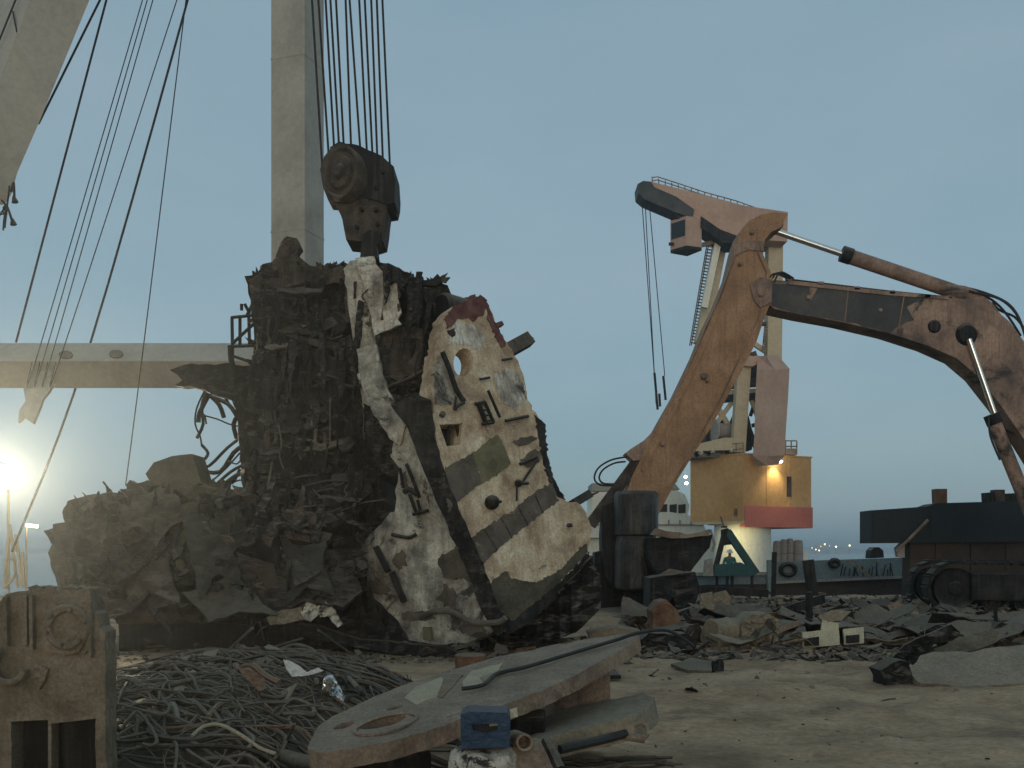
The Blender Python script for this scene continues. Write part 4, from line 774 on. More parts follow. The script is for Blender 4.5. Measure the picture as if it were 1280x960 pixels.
for k in range(34):
    x, y = rc.uniform(-4.3, -1.2), rc.uniform(7.8, 12.6); z = ground_z(x, y) + tangle_z(x, y) + .06; n = rc.randint(4, 6); sz = rc.uniform(.05, .17); c0 = Vector((x, y, z)); nn = Vector((rc.uniform(-.5, .5), -.6, 1)).normalized(); a1 = nn.orthogonal().normalized(); a2 = nn.cross(a1)
    bm = NB(); ring = [c0 + (a1 * math.cos(6.283 * j / n) * rc.uniform(.6, 1.6) + a2 * math.sin(6.283 * j / n) * rc.uniform(.5, 1)) * sz for j in range(n)]
    lo_ = [bm.verts.new(p) for p in ring]; hi_ = [bm.verts.new(p + nn * .012) for p in ring]; bm.faces.new(hi_); bm.faces.new(lo_[::-1])
    for j in range(n): bm.faces.new((lo_[j], lo_[(j + 1) % n], hi_[(j + 1) % n], hi_[j]))
    m_ = rc.choice(['char', 'brown', 'olive', 'concrete', 'black'])
    rebase(tag(obj('scrap_flake', bm, M[m_]), f'{CN0[m_]} flat scrap flake caught in the cable tangle, {"near the disc" if x > -2.2 else "near the rusty block" if x < -3.5 else "mid tangle"}', 'scrap metal', 'scrap flakes in the cable tangle'))
bm = NB()
for k in range(170): tube(bm, cable_pts(k), rc.choice([.006, .008, .012]), 5)
struct('thin_wire_tangle', bm, M['cable'], 'stuff', True)
def gp(px, py, z): # point at height z seen at px,py
    Y = (EYE - z) * F / (py - HZ); return Vector(((px - 640) * Y / F, Y, z))
def gm(px, py, z):                     # a point just above the cable mound
    zz = .1
    for _ in range(14):
        p = gp(px, py, zz); zz = .5 * zz + .5 * (ground_z(p.x, p.y) + max(0, tangle_z(p.x, p.y)) + .12 + z * .2)
    return gp(px, py, zz)
for lb, pts, r, m in (('bright curved hose loop at the near left of the cable tangle', [gm(152, 912, .1), gm(160, 900, .25), gm(172, 890, .3), gm(186, 905, .2), gm(196, 925, .1), gm(190, 932, .08), gm(178, 930, .1)], .014, 'olive'),
        ('pale hose curling round above the near loop', [gm(150, 880, .2), gm(185, 890, .22), (gm(205, 893, .22)), gm(212, 884, .24), gm(206, 878, .25), gm(196, 878, .25)], .014, 'olive'),
        ('light hose arching across the middle of the cable tangle', [gm(240, 920, .1), gm(255, 908, .2), gm(275, 906, .22), gm(300, 918, .15), gm(325, 935, .08), gm(345, 942, .05)], .014, 'dust'),
        ('big loop of grey hose at the top right of the tangle', [gm(350, 812, .35), gm(370, 806, .5), gm(390, 812, .52), gm(402, 826, .45), gm(412, 850, .3), gm(405, 866, .2)], .03, 'cable'),
        ('grey hose bent double beside the silver foil', [gm(396, 852, .2), gm(392, 835, .42), gm(402, 826, .5), gm(418, 830, .48), gm(440, 852, .25), gm(455, 868, .1)], .024, 'cable'),
        ('thin cord hanging in a curve over the dark hollow of the tangle', [gm(290, 832, .45), gm(288, 850, .38), gm(296, 875, .25), gm(306, 890, .2)], .008, 'olive')):
    bm = NB(); tube(bm, bez(pts, 6), r, 8); rebase(tag(obj('hose', bm, M[m], None, True), lb, 'hose'))
for lb, a, b, r in (('slim steel bar rising from the back of the tangle, longest', gp(282, 816, .3), gp(316, 785, .8), .018), ('short stick standing at the back of the tangle', gp(262, 822, .3), gp(268, 810, .45), .02), ('slim bar pointing up at the tangle centre back', gp(330, 800, .5), gp(325, 778, .8), .012),
        ('thin bar slanting against the black skirt behind the tangle', gp(398, 788, .7), gp(440, 818, .2), .016), ('thin bar lying up to the right behind the tangle', gp(345, 808, .45), gp(378, 798, .6), .016), ('upright stick near the left edge of the disc plate', gp(352, 938, .1), gp(368, 905, .45), .012)):
    bm = NB(); tube(bm, [a, b], r, 7); rebase(tag(obj('steel_bar', bm, M['cable']), lb, 'bar'))
plate('white_scrap', 'white torn sheet scrap lying flat at the top of the tangle', 'scrap', [(330, 820), (342, 812), (362, 812), (360, 820), (346, 824)], (gm(345, 818, .55), Vector((0, -.4, 1)).normalized()), .01, 'foil', 4, .02, 8, 1, 81)
plate('white_scrap', 'bent bright white sheet scrap below the top of the tangle', 'scrap', [(354, 824), (364, 826), (384, 840), (398, 834), (404, 838), (388, 844), (364, 846), (358, 836)], (gm(375, 835, .5), Vector((.2, -1, .5)).normalized()), .01, 'foil', 4, .03, 8, 1, 82)
fm = bpy.data.materials.new('silver_foil'); fm.use_nodes = True; fb = fm.node_tree.nodes['Principled BSDF']; fb.inputs['Base Color'].default_value = (.6, .6, .58, 1); fb.inputs['Metallic'].default_value = .9; fb.inputs['Roughness'].default_value = .25; M['silver'] = fm
plate('foil_wrap', 'crumpled silver foil wrap inside the grey hose loops', 'foil', [(406, 846), (416, 842), (424, 856), (432, 872), (428, 880), (418, 874), (408, 866), (402, 872)], (gm(415, 860, .35), Vector((0, -1, .5)).normalized()), .02, 'silver', 3, .06, 7, 1.5, 83)
plate('rubber_strip', 'dusty brown leather strip draped over the tangle', 'strip', [(298, 836), (312, 834), (330, 848), (334, 862), (324, 864), (312, 852), (304, 846)], (gm(318, 848, .45), Vector((0, -1, .6)).normalized()), .015, 'rust', 4, .04, 12, 1, 84)
plate('yellow_strip', 'olive yellow strip lying beside the brown strip in the tangle', 'strip', [(262, 828), (280, 824), (296, 836), (292, 846), (282, 838), (264, 832)], (gm(280, 834, .45), Vector((0, -1, .8)).normalized()), .015, 'olive', 4, .03, 12, 1, 85)
bm = NB(); tube(bm, bez([gp(200, 922, .15), gp(250, 930, .17), gp(310, 938, .15), gp(360, 952, .12), gp(420, 968, .1)], 6), .085, 10); rebase(tag(obj('thick_pipe', bm, M['black'], None, True), 'thick black pipe lying along the front of the cable tangle', 'pipe'))
bm = NB(); tube(bm, bez([gp(200, 915, .2), gp(260, 924, .26), gp(330, 930, .22)], 6), .035, 8); rebase(tag(obj('thick_pipe', bm, M['char'], None, True), 'dark grey pipe resting on the thick black pipe', 'pipe'))
for k, (x, y, s, lb) in enumerate(((165, 955, .12, 'tan rubble stone at the foot of the rusty block'), (185, 962, .13, 'larger tan rubble stone at the bottom left corner'), (248, 958, .1, 'grey rubble stone in front of the thick pipe'), (262, 950, .07, 'small grey rubble stone touching the thick pipe'))):
    bm = NB(); bmesh.ops.create_icosphere(bm, subdivisions=3, radius=s, matrix=Matrix.Translation(gp(x, y, .06)) @ Matrix.Diagonal((1.3, 1, .7, 1)))
    for v in bm.verts:
        d = noise.voronoi(v.co * 9)[0]; v.co += (v.co - gp(x, y, .06)) * (-.3 * d[0] * 4 + .1)
    rebase(tag(obj('stone', bm, M['dust' if k < 2 else 'concrete']), lb, 'stone'))

# ------------------------------------------------------------------ excavator
EX = 30.0
t = thing('excavator', 'big dirty orange excavator reaching its folded arm in from the right edge', 'excavator', (P(1330, 690, EX).x, 31, 0))
def side(name, poly, Y, thick, m, parent=None, cell=14, amp=.01, bev=.03, seed=0, jag=0):
    bm = sheet(poly, vplane(Y), thick, cell, crumple(amp, 40, seed, .1) if amp else None, (), jag, 10, seed)
    return obj(name, bm, M[m], parent or t, False)
stick = [(985, 267), (976, 284), (964, 290), (956, 300), (954, 318), (962, 336), (966, 350), (964, 376), (954, 402), (946, 426), (928, 462), (906, 502), (888, 536), (868, 566), (848, 598), (834, 622), (824, 642), (806, 650), (780, 640), (780, 622), (790, 596), (802, 572), (820, 536), (846, 490), (870, 440), (884, 404), (898, 376), (912, 340), (920, 306), (926, 288), (936, 276), (952, 268), (968, 265)]
o = side('stick', stick, EX - .55, 1.1, 'ochre', seed=1)
bvm = o.modifiers.new('bevel', 'BEVEL'); bvm.width = .04; bvm.segments = 2; bvm.limit_method = 'ANGLE'; bvm.angle_limit = R(60)
side('stick_rib', [(898, 378), (904, 380), (876, 446), (852, 498), (826, 548), (806, 590), (801, 588), (820, 540), (846, 492), (870, 442)], EX - .60, .07, 'ochre', amp=0)
side('collar_plate', [(917, 306), (936, 300), (955, 302), (955, 314), (936, 312), (918, 320)], EX - .60, .06, 'boomdirt', amp=0)
side('stick_pivot', [(938, 356), (950, 346), (966, 350), (964, 378), (950, 384), (942, 374)], EX - .63, .1, 'boomdirt', amp=0)
boom = [(950, 372), (956, 356), (968, 350), (984, 351), (1030, 358), (1110, 366), (1180, 372), (1212, 374), (1240, 384), (1262, 402), (1290, 440), (1320, 500), (1356, 590), (1372, 650), (1340, 660), (1318, 610), (1282, 552), (1252, 508), (1222, 470), (1196, 448), (1160, 432), (1110, 416), (1050, 402), (1000, 393), (968, 386)]
o = side('boom', boom, EX - .35, .85, 'boomdirt', seed=2)
bvm = o.modifiers.new('bevel', 'BEVEL'); bvm.width = .035; bvm.segments = 2; bvm.limit_method = 'ANGLE'; bvm.angle_limit = R(60)
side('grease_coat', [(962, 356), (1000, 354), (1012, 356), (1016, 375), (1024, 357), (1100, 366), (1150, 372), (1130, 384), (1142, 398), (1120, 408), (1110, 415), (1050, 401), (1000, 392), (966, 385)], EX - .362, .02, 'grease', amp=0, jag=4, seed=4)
side('boom_flange', [(985, 350), (1110, 364), (1186, 370), (1186, 374), (1110, 369), (985, 355)], EX - .40, .95, 'boomdirt', amp=0)
bm = NB()
for x0, y0 in ((986, 349), (1025, 355), (1070, 361), (1114, 366), (1158, 371)): box(bm, P(x0, y0, EX - .3), (.16, .2, .1))
o = obj('hose_clamp', bm, M['boomdirt'], t); o['kind'] = 'stuff'
for dy in (0, .12): 
    bm = NB(); tube(bm, [P(984, 349, EX - .3 + dy), P(1110, 364, EX - .3 + dy), P(1190, 372, EX - .3 + dy)], .03, 6); obj('hydraulic_pipe', bm, M['black'], t)
def cyl(a, b, r, m, name, n=16):
    bm = NB(); tube(bm, [a, b], r, n); return obj(name, bm, M[m], t, True)
cyl(P(972, 290, EX - .1), P(1060, 320, EX - .1), .095, 'chrome', 'cylinder_rod')
cyl(P(1054, 318, EX - .1), P(1206, 369, EX - .1), .215, 'boomdirt', 'cylinder_barrel')
cyl(P(1052, 317, EX - .1), P(1064, 321, EX - .1), .24, 'black', 'cylinder_gland')
bm = NB(); lathe(bm, [(0, -.25), (.17, -.25), (.19, -.2), (.19, .25), (0, .25)], P(969, 283, EX - .2), (0, 1, 0), 16); obj('rod_eye', bm, M['plate'], t, True)
side('cylinder_bracket', [(1180, 374), (1196, 360), (1206, 357), (1222, 364), (1240, 378), (1252, 394), (1220, 386)], EX - .2, .5, 'boomdirt', amp=0)
for dY in (-.45, .55):
    cyl(P(1211, 424, EX + dY), P(1246, 526, EX + dY), .085, 'chrome', 'cylinder_rod'); cyl(P(1240, 522, EX + dY), P(1296, 660, EX + dY), .20, 'boomdirt', 'cylinder_barrel'); cyl(P(1239, 518, EX + dY), P(1244, 530, EX + dY), .23, 'black', 'cylinder_gland')
bm = NB(); tube(bm, bez([P(1236, 520, EX - .6), P(1238, 545, EX - .62), P(1250, 575, EX - .6)], 5), .03, 6); obj('hydraulic_hose', bm, M['rubber'], t)
bm = NB(); lathe(bm, [(0, -.12), (.25, -.1), (.33, 0), (0, 0)], P(1208, 418, EX - .36), (0, 1, 0), 18); obj('pivot_boss', bm, M['black'], t, True)
bm = NB(); lathe(bm, [(0, -.07), (.16, -.05), (.2, 0), (0, 0)], P(1168, 408, EX - .36), (0, 1, 0), 18); obj('pivot_boss', bm, M['black'], t, True)
for k, pts in enumerate((((1195, 360), (1220, 366), (1250, 374), (1270, 392), (1282, 420)), ((1200, 358), (1228, 365), (1258, 378), (1274, 398), (1284, 430)), ((1205, 362), (1235, 372), (1256, 390), (1276, 420)), ((1240, 378), (1250, 388), (1268, 396), (1280, 410)))):
    bm = NB(); tube(bm, bez([P(x, y, EX - .25 + .15 * k) for x, y in pts], 5), .035, 6); obj('hydraulic_hose', bm, M['rubber'], t, True)
for pts in (((940, 300), (958, 340), (950, 392), (900, 500), (838, 610)), ((922, 312), (900, 372), (862, 456), (806, 580))):
    bm = NB(); tube(bm, [P(x, y, EX - .57) for x, y in pts], .022, 5); obj('weld_bead', bm, M['boomdirt'], t)
for x, y, r_ in ((951, 366, .13), (925, 330, .06), (880, 470, .10), (884, 476, .05), (828, 555, .07), (797, 622, .16), (940, 290, .07), (1010, 372, .07), (1100, 388, .06)):
    bm = NB(); lathe(bm, [(0, -.07), (r_ * .7, -.07), (r_, -.04), (r_, .04), (0, .04)], P(x, y, EX - (.62 if x < 960 else .37)), (0, 1, 0), 14); obj('pin', bm, M['boomdirt'], t, True)
for a, b in (((1060, 364), (1056, 402)), ((1130, 370), (1122, 418))):
    bm = NB(); tube(bm, [P(*a, EX - .36), P(*b, EX - .36)], .02, 5); obj('weld_bead', bm, M['boomdirt'], t)
for k in range(3):
    bm = NB(); tube(bm, bez([P(958 + k * 5, 352, EX - .5), P(968 + k * 4, 342 - k, EX - .55), P(984 + k * 4, 348, EX - .4)], 4), .028, 6); obj('hydraulic_hose', bm, M['rubber'], t)
# bucket cylinder and link along the stick
bm = NB(); beam(bm, P(812, 556, EX - .3), P(738, 656, EX - .3), .34, .3); obj('link_bar', bm, M['brown'], t)
side('link_bracket', [(782, 566), (790, 560), (806, 550), (822, 534), (818, 556), (806, 574), (792, 576)], EX - .5, .8, 'boomdirt', amp=0)
for pts in (((784, 571), (764, 575), (748, 585), (743, 598), (750, 606), (766, 607)), ((782, 577), (768, 579), (754, 587), (749, 597), (754, 604), (768, 606))):
    bm = NB(); tube(bm, bez([P(x, y, EX - .4) for x, y in pts], 6), .03, 6); obj('hydraulic_hose', bm, M['rubber'], t, True)
# heavy black attachment on the stick's end
bm = NB(); prof = [(0, 0), (.58, 0), (.64, .06), (.64, 1.35), (.60, 1.42), (.60, 1.55), (.66, 1.6), (.66, 2.75), (.58, 2.85), (.4, 2.85), (0, 2.85)]
c = P(795, 737, EX - .9); lathe(bm, prof, c, (.0, 0, 1), 26)
for v in bm.verts: v.co += Vector((nz3(v.co.x * 3, v.co.z * 3, 1), nz3(v.co.x * 3, v.co.z * 3, 4), 0)) * .05
obj('tool_cylinder', bm, M['oily'], t, True)
side('tool_frame', [(754, 632), (772, 626), (786, 616), (790, 640), (792, 736), (768, 738), (756, 720), (752, 680)], EX - .7, 1.0, 'black', amp=.06, cell=8, seed=7, jag=1)
side('tool_jaw', [(744, 690), (770, 684), (800, 700), (806, 740), (806, 778), (770, 786), (744, 780), (738, 740)], EX - .3, .9, 'black', amp=.12, cell=8, seed=8, jag=1.5)
side('tool_jaw', [(782, 738), (802, 740), (800, 782), (786, 790), (778, 770)], EX - .9, .3, 'char', amp=.05, cell=8, seed=9, jag=1)
# tracks: a belt of shoes round idler and rollers, yawed so its front end faces the camera a little
yaw = R(-12); ex0 = Vector((11.85, 26.6, 0)); ax = Vector((math.cos(yaw), math.sin(yaw), 0)); sd_ = Vector((-math.sin(yaw), math.cos(yaw), 0))
def track(o0, near):
    Lt, rad = 5.4, .70; per = 2 * Lt + 2 * math.pi * rad; n = 52
    tr = obj('track_frame', box(NB(), o0 + ax * (Lt / 2 + .1) + sd_ * .30 + Vector((0, 0, .78)), (Lt - .5, .55, .74), Matrix.Rotation(yaw, 3, 'Z'), .05), M['char'], t)
    for k in range(n):
        s = per * k / n
        if s < Lt: p, a = Vector((s, 1.42)), 0
        elif s < Lt + math.pi * rad: th = (s - Lt) / rad; p, a = Vector((Lt + rad * math.sin(th), .72 + rad * math.cos(th))), th
        elif s < 2 * Lt + math.pi * rad: p, a = Vector((2 * Lt + math.pi * rad - s, .02)), math.pi
        else: th = (s - 2 * Lt - math.pi * rad) / rad; p, a = Vector((-rad * math.sin(th), .72 - rad * math.cos(th))), math.pi + th
        sag = -.05 * math.sin(p.x / Lt * math.pi) if a == 0 else 0
        c_ = o0 + ax * p.x + Vector((0, 0, p.y + sag)) + sd_ * .42
        rot = Matrix.Rotation(yaw, 3, 'Z') @ Matrix.Rotation(a, 3, 'Y')
        bm = NB(); box(bm, c_, (.27, .85, .09), rot); box(bm, c_ + rot @ Vector((.10, 0, .05)), (.03, .84, .06), rot); obj('track_shoe', bm, M['char'], t)
    for x, z, r in ((0, .72, .55), (Lt, .72, .55), (.9, .35, .26), (1.7, .35, .26), (2.5, .35, .26), (3.3, .35, .26), (4.1, .35, .26), (4.8, .35, .26)):
        bm = NB(); lathe(bm, [(0, -.02), (r * .3, -.02), (r * .35, .03), (r * .8, .05), (r, -.02), (r, .5), (0, .5)], o0 + ax * x + Vector((0, 0, z)) + sd_ * .22, -sd_ * -1, 22); obj('idler' if r > .5 else 'roller', bm, M['char'], t, True)
track(ex0, True); track(ex0 + sd_ * 2.6, False)
bm = NB(); beam(bm, P(1236, 742, 28.3), P(1262, 724, 28.3), .09, .09); beam(bm, P(1262, 724, 28.3), P(1282, 732, 28.3), .09, .09); obj('guard_bar', bm, M['plate'], t)
c_ = ex0 + ax * 5.6 + sd_ * 1.7
bm = NB(); box(bm, c_ + Vector((2.3, .4, 2.6)), (4.0, 2.9, 1.9), Matrix.Rotation(yaw * .2, 3, 'Z'), .12); obj('engine_house', bm, M['ochre'], t)
bm = NB(); box(bm, c_ + Vector((1.9, -1.6, 3.0)), (1.7, 1.0, 2.2), Matrix.Rotation(yaw * .2, 3, 'Z'), .12); obj('cab', bm, M['ochre'], t)
bm = NB(); box(bm, c_ + Vector((0, 0, 1.45)), (2.2, 2.0, .5), None, .05); obj('slew_ring', bm, M['char'], t)

# ------------------------------------------------------------------ dark machine house on a rusty base, behind the track
D = 36.0
t = thing('dark_machine_house', 'long dark blue flat sided machine house on a rusty base behind the excavator track', 'machine house', (P(1200, 690, D).x, D + 1.5, 0))
def slab3(poly, Y, thick, m, name, par, bev=0):
    return obj(name, sheet(poly, vplane(Y), thick), M[m], par)
slab3([(1088, 638), (1160, 633), (1170, 629), (1420, 622), (1420, 676), (1088, 679)], D, 1.1, 'navy', 'house', t)
slab3([(1092, 642), (1158, 638), (1158, 671), (1092, 674)], D - .03, .04, 'navy', 'side_panel', t)
slab3([(1164, 637), (1232, 633), (1232, 669), (1164, 671)], D - .03, .04, 'navy', 'side_panel', t)
slab3([(1138, 676), (1420, 673), (1420, 748), (1136, 748)], D + .25, .7, 'hullbrown', 'base', t)
for x in (1170, 1214, 1258): slab3([(x, 680), (x + 3, 680), (x + 3, 745), (x, 745)], D + .18, .1, 'hullbrown', 'stiffener', t)
slab3([(1170, 611), (1184, 611), (1184, 634), (1171, 634)], D + .6, .4, 'rust', 'exhaust_pipe', t)
slab3([(1231, 616), (1243, 615), (1244, 628), (1232, 629)], D + .5, .3, 'black', 'lamp_box', t)
slab3([(1244, 612), (1256, 612), (1257, 628), (1245, 628)], D + .7, .4, 'brown', 'vent', t)
slab3([(1257, 617), (1275, 616), (1275, 627), (1257, 627)], D + .7, .4, 'char', 'vent', t)
bm = NB(); tube(bm, [P(1120, 690, D - .2), P(1160, 650, D - .2)], .06, 6); obj('brace', bm, M['plate'], t)
slab3([(1120, 685), (1128, 677), (1131, 677), (1131, 697), (1122, 696)], D + .1, .2, 'tank', 'corner_plate', t)

# ------------------------------------------------------------------ barge with blue-grey bulwark moored behind the quay
B = 47.0
t = thing('barge', 'low blue grey barge with rusty side moored behind the debris', 'barge', (P(1040, 690, B).x, B + 4, -2.2))
slab3([(962, 704), (975, 702), (1130, 697), (1360, 697), (1360, 719), (1130, 720), (962, 727)], B, .15, 'barge', 'bulwark', t)
slab3([(820, 727), (962, 726), (1360, 719), (1360, 765), (820, 765)], B + .05, 7, 'hullbrown', 'hull', t)
slab3([(820, 718), (962, 717), (962, 730), (820, 732)], B - .05, .12, 'barge', 'bulwark', t)
slab3([(815, 716), (962, 715), (962, 719), (815, 720)], B - .2, .4, 'tank', 'rail', t)
slab3([(960, 700), (967, 700), (968, 752), (960, 752)], B - .5, .3, 'barge', 'post', t)
slab3([(962, 727), (1130, 720), (1360, 718.5), (1360, 721), (1130, 723), (962, 730)], B - .25, .3, 'tank', 'rubbing_strake', t)
slab3([(1089, 688), (1093, 684), (1099, 684), (1104, 688), (1105, 697), (1088, 698)], B + 1, .7, 'black', 'bollard', t)
for x, y, r in ((985, 712, 9), (1043, 704, 5)):
    bm = NB(); tube(bm, [P(x + r * math.cos(a), y + r * .8 * math.sin(a), B - .1) for a in [i * .42 for i in range(16)]], .12, 6); obj('tyre_fender', bm, M['black'], t, True)
rb = random.Random(3)
for k in range(16):
    x = rb.uniform(1050, 1125); bm = NB(); tube(bm, [P(x, 720, B - .3), P(x + rb.uniform(-4, 4), rb.uniform(702, 712), B - .3)], .03, 5); obj('stanchion', bm, M['char'], t)

# person behind the teal frame on the barge deck
PY = 43.0
t = thing('teal_frame', 'dark teal triangular steel frame standing round the worker behind the debris', 'frame', P(918, 732, PY))
t2 = t
bm = NB(); beam(bm, P(909, 664, PY), P(945, 717, PY), .30, .3); obj('strut', bm, M['teal'], t)
bm = NB(); beam(bm, P(906, 664, PY), P(894, 712, PY), .18, .3); obj('strut', bm, M['char'], t)
slab3([(903, 662), (910, 660), (921, 672), (922, 680), (903, 682)], PY - .12, .35, 'char', 'head_plate', t)
slab3([(893, 706), (926, 703), (944, 712), (946, 718), (940, 720), (893, 720)], PY - .2, .3, 'teal', 'front_panel', t)
slab3([(882, 700), (891, 698), (892, 720), (880, 720)], PY - .2, .3, 'tank', 'side_panel', t)
bm = NB(); tube(bm, [P(888, 662, PY), P(893, 680, PY), P(890, 690, PY)], .06, 6); obj('hose', bm, M['tank'], t)
for x in (896, 940):
    bm = NB(); tube(bm, [P(x, 716, PY + .1), (P(x, 716, PY + .1).x, PY + .1, -.9)], .07, 6); obj('leg', bm, M['char'], t)
def skin(name, nodes, edges, m, parent, sub=2):
    me = bpy.data.meshes.new(name); base = Vector(parent.location)
    me.from_pydata([Vector(p) for p, r in nodes], edges, []); o = bpy.data.objects.new(name, me); COL.objects.link(o); o.parent = parent
    s = o.modifiers.new('skin', 'SKIN'); s.use_smooth_shade = True
    for k, (p, r) in enumerate(nodes): me.skin_vertices[0].data[k].radius = (r, r) if not isinstance(r, tuple) else r
    me.skin_vertices[0].data[0].use_root = True
    o.modifiers.new('sub', 'SUBSURF').levels = sub; o.modifiers['sub'].render_levels = sub
    me.materials.append(m); return o
foot = P(912, 690, PY + .8); foot.z = EYE - 1.74 + .06
t = thing('person', 'worker in teal shirt and white helmet standing inside the teal triangular frame', 'person', foot)
slab_b = box(NB(), (foot.x, PY + .6, foot.z - .06), (3.4, 2.2, .12)); o = obj('deck_plate', slab_b, M['hullbrown'], t2)
nd = [((0, 0, .95), (.15, .11)), ((0, 0, 1.12), (.14, .10)), ((0, -.01, 1.30), (.16, .11)), ((0, 0, 1.42), (.13, .09)), ((0, -.01, 1.50), .055), ((0, -.02, 1.56), (.07, .08)), ((0, -.02, 1.64), (.078, .095)), ((0, -.01, 1.71), (.06, .07)), ((0, -.115, 1.615), (.014, .014))]
ed = [(0, 1), (1, 2), (2, 3), (3, 4), (4, 5), (5, 6), (6, 7), (6, 8)]
for s in (-1, 1):
    b0 = len(nd); nd += [((s * .10, 0, .88), .085), ((s * .11, -.01, .50), .058), ((s * .12, .02, .10), .042), ((s * .13, -.12, .04), .036)]; ed += [(0, b0), (b0, b0 + 1), (b0 + 1, b0 + 2), (b0 + 2, b0 + 3)]
    b1 = len(nd); nd += [((s * .19, 0, 1.40), .058), ((s * .27, .0, 1.14), .042), ((s * .24, -.18, .98), .032), ((s * .22, -.24, .95), (.034, .018))]; ed += [(3, b1), (b1, b1 + 1), (b1 + 1, b1 + 2), (b1 + 2, b1 + 3)]
    for q_, (dx, l_) in enumerate(((-.030, .07), (-.010, .082), (.010, .078), (.028, .06))):
        b2 = len(nd); nd += [((s * (.22 + dx), -.28, .945), .009), ((s * (.22 + dx), -.28 - l_ * .6, .93), .008), ((s * (.22 + dx), -.28 - l_, .905), .007)]; ed += [(b1 + 3, b2), (b2, b2 + 1), (b2 + 1, b2 + 2)]
    b2 = len(nd); nd += [((s * .185, -.25, .94), .010), ((s * .165, -.285, .925), .008)]; ed += [(b1 + 3, b2), (b2, b2 + 1)]
skin('body', nd, ed, M['skin'], t)
sh = [((0, 0, .93), (.175, .13)), ((0, 0, 1.12), (.165, .125)), ((0, -.01, 1.30), (.185, .135)), ((0, 0, 1.43), (.14, .10))]; se = [(0, 1), (1, 2), (2, 3)]
for s in (-1, 1):
    b0 = len(sh); sh += [((s * .19, 0, 1.40), .075), ((s * .27, 0, 1.15), .062), ((s * .25, -.14, 1.01), .05)]; se += [(3, b0), (b0, b0 + 1), (b0 + 1, b0 + 2)]
skin('shirt', sh, se, M['shirt'], t)
tr_ = [((0, 0, .93), (.17, .125))]; te = []
for s in (-1, 1):
    b0 = len(tr_); tr_ += [((s * .10, 0, .86), .105), ((s * .11, -.01, .50), .078), ((s * .12, .02, .10), .065)]; te += [(0, b0), (b0, b0 + 1), (b0 + 1, b0 + 2)]
skin('trousers', tr_, te, M['trousers'], t)
bm = NB(); lathe(bm, [(.105, 0), (.122, 0), (.12, .05), (.10, .10), (.06, .135), (0, .145)], foot + Vector((0, -.01, 1.665)), (0, 0, 1), 20); lathe(bm, [(.09, .0), (.16, -.01), (.16, .005), (.09, .01)], foot + Vector((0, -.04, 1.67)), (0, -.15, 1), 20); obj('helmet', bm, M['cap'], t, True)

# ------------------------------------------------------------------ ship with the yellow deck crane
C = 80.0
t = thing('ship', 'white ship with rounded bridge front partly hidden behind the excavator arm', 'ship', (P(860, 690, 95).x, 98, -2.2))
S = 96.0
slab3([(700, 668), (815, 672), (900, 676), (1010, 690), (1010, 735), (700, 735)], S, 10, 'shipwhite', 'hull', t)
slab3([(700, 640), (838, 640), (858, 643), (878, 652), (886, 672), (700, 672)], S - 1, 7, 'shipwhite', 'superstructure', t)
slab3([(740, 615), (846, 613), (856, 618), (862, 632), (860, 643), (740, 643)], S - .5, 6, 'shipwhite', 'bridge', t)
slab3([(740, 604), (842, 602), (850, 612), (740, 614)], S, 5, 'tank', 'wheelhouse_roof', t)
slab3([(810, 582), (846, 580), (848, 602), (812, 603)], S + 1, 3, 'shipwhite', 'funnel', t)
for x0 in (812, 825, 837, 848): slab3([(x0, 631), (x0 + 9, 630), (x0 + 9, 641), (x0, 642)], S - .58 - (0), .1, 'glass', 'window', t)
slab3([(700, 655), (880, 655), (880, 656.5), (700, 656.5)], S - 1.2, .2, 'tank', 'rail', t)
for x0 in range(780, 880, 14): 
    bm = NB(); tube(bm, [P(x0, 655, S - 1.2), P(x0, 650, S - 1.2)], .08, 5); obj('stanchion', bm, M['tank'], t)
for (x, y) in ((852, 588), (857, 596), (858, 604)):
    bm = NB(); bmesh.ops.create_icosphere(bm, subdivisions=1, radius=.16, matrix=Matrix.Translation(P(x, y, S + 1))); obj('deck_lamp', bm, M['lampsmall'], t)
for x0, x1, y0 in ((966, 976, 680), (975, 984, 678), (983, 992, 677), (991, 1004, 679)):
    tk = thing('deck_tank', {966: 'leftmost grey upright tank right of the crane pedestal', 975: 'second grey upright tank right of the crane pedestal', 983: 'third grey upright tank right of the crane pedestal', 991: 'rightmost grey upright tank by the crane pedestal'}[x0], 'tank', P((x0 + x1) / 2, 706, C + 3))
    r = (x1 - x0) / 2 * C / F; bm = NB(); h = (706 - y0) * C / F; lathe(bm, [(0, 0), (r, 0), (r, h), (r * .8, h + .3), (0, h + .35)], P((x0 + x1) / 2, 706, C + 3), (0, 0, 1), 18); obj('shell', bm, M['tank'], tk, True)
    bm = NB(); lathe(bm, [(r * 1.03, h * .5), (r * 1.03, h * .55), (r * .9, h * .55), (r * .9, h * .5)], P((x0 + x1) / 2, 706, C + 3), (0, 0, 1), 18); obj('band', bm, M['plate'], tk, True)
t = thing('pedestal_crane', 'tall yellow and faded red ship crane on a white pedestal beyond the excavator', 'crane', P(928, 735, C))
u = C / F
bm = NB(); c = P(928, 740, C); h = lambda py: (740 - py) * u
lathe(bm, [(36 * u, 0), (34.5 * u, h(656)), (36 * u, h(655)), (35 * u, h(652)), (0, h(652))], c, (0, 0, 1), 40); obj('pedestal', bm, M['shipwhite'], t, True)
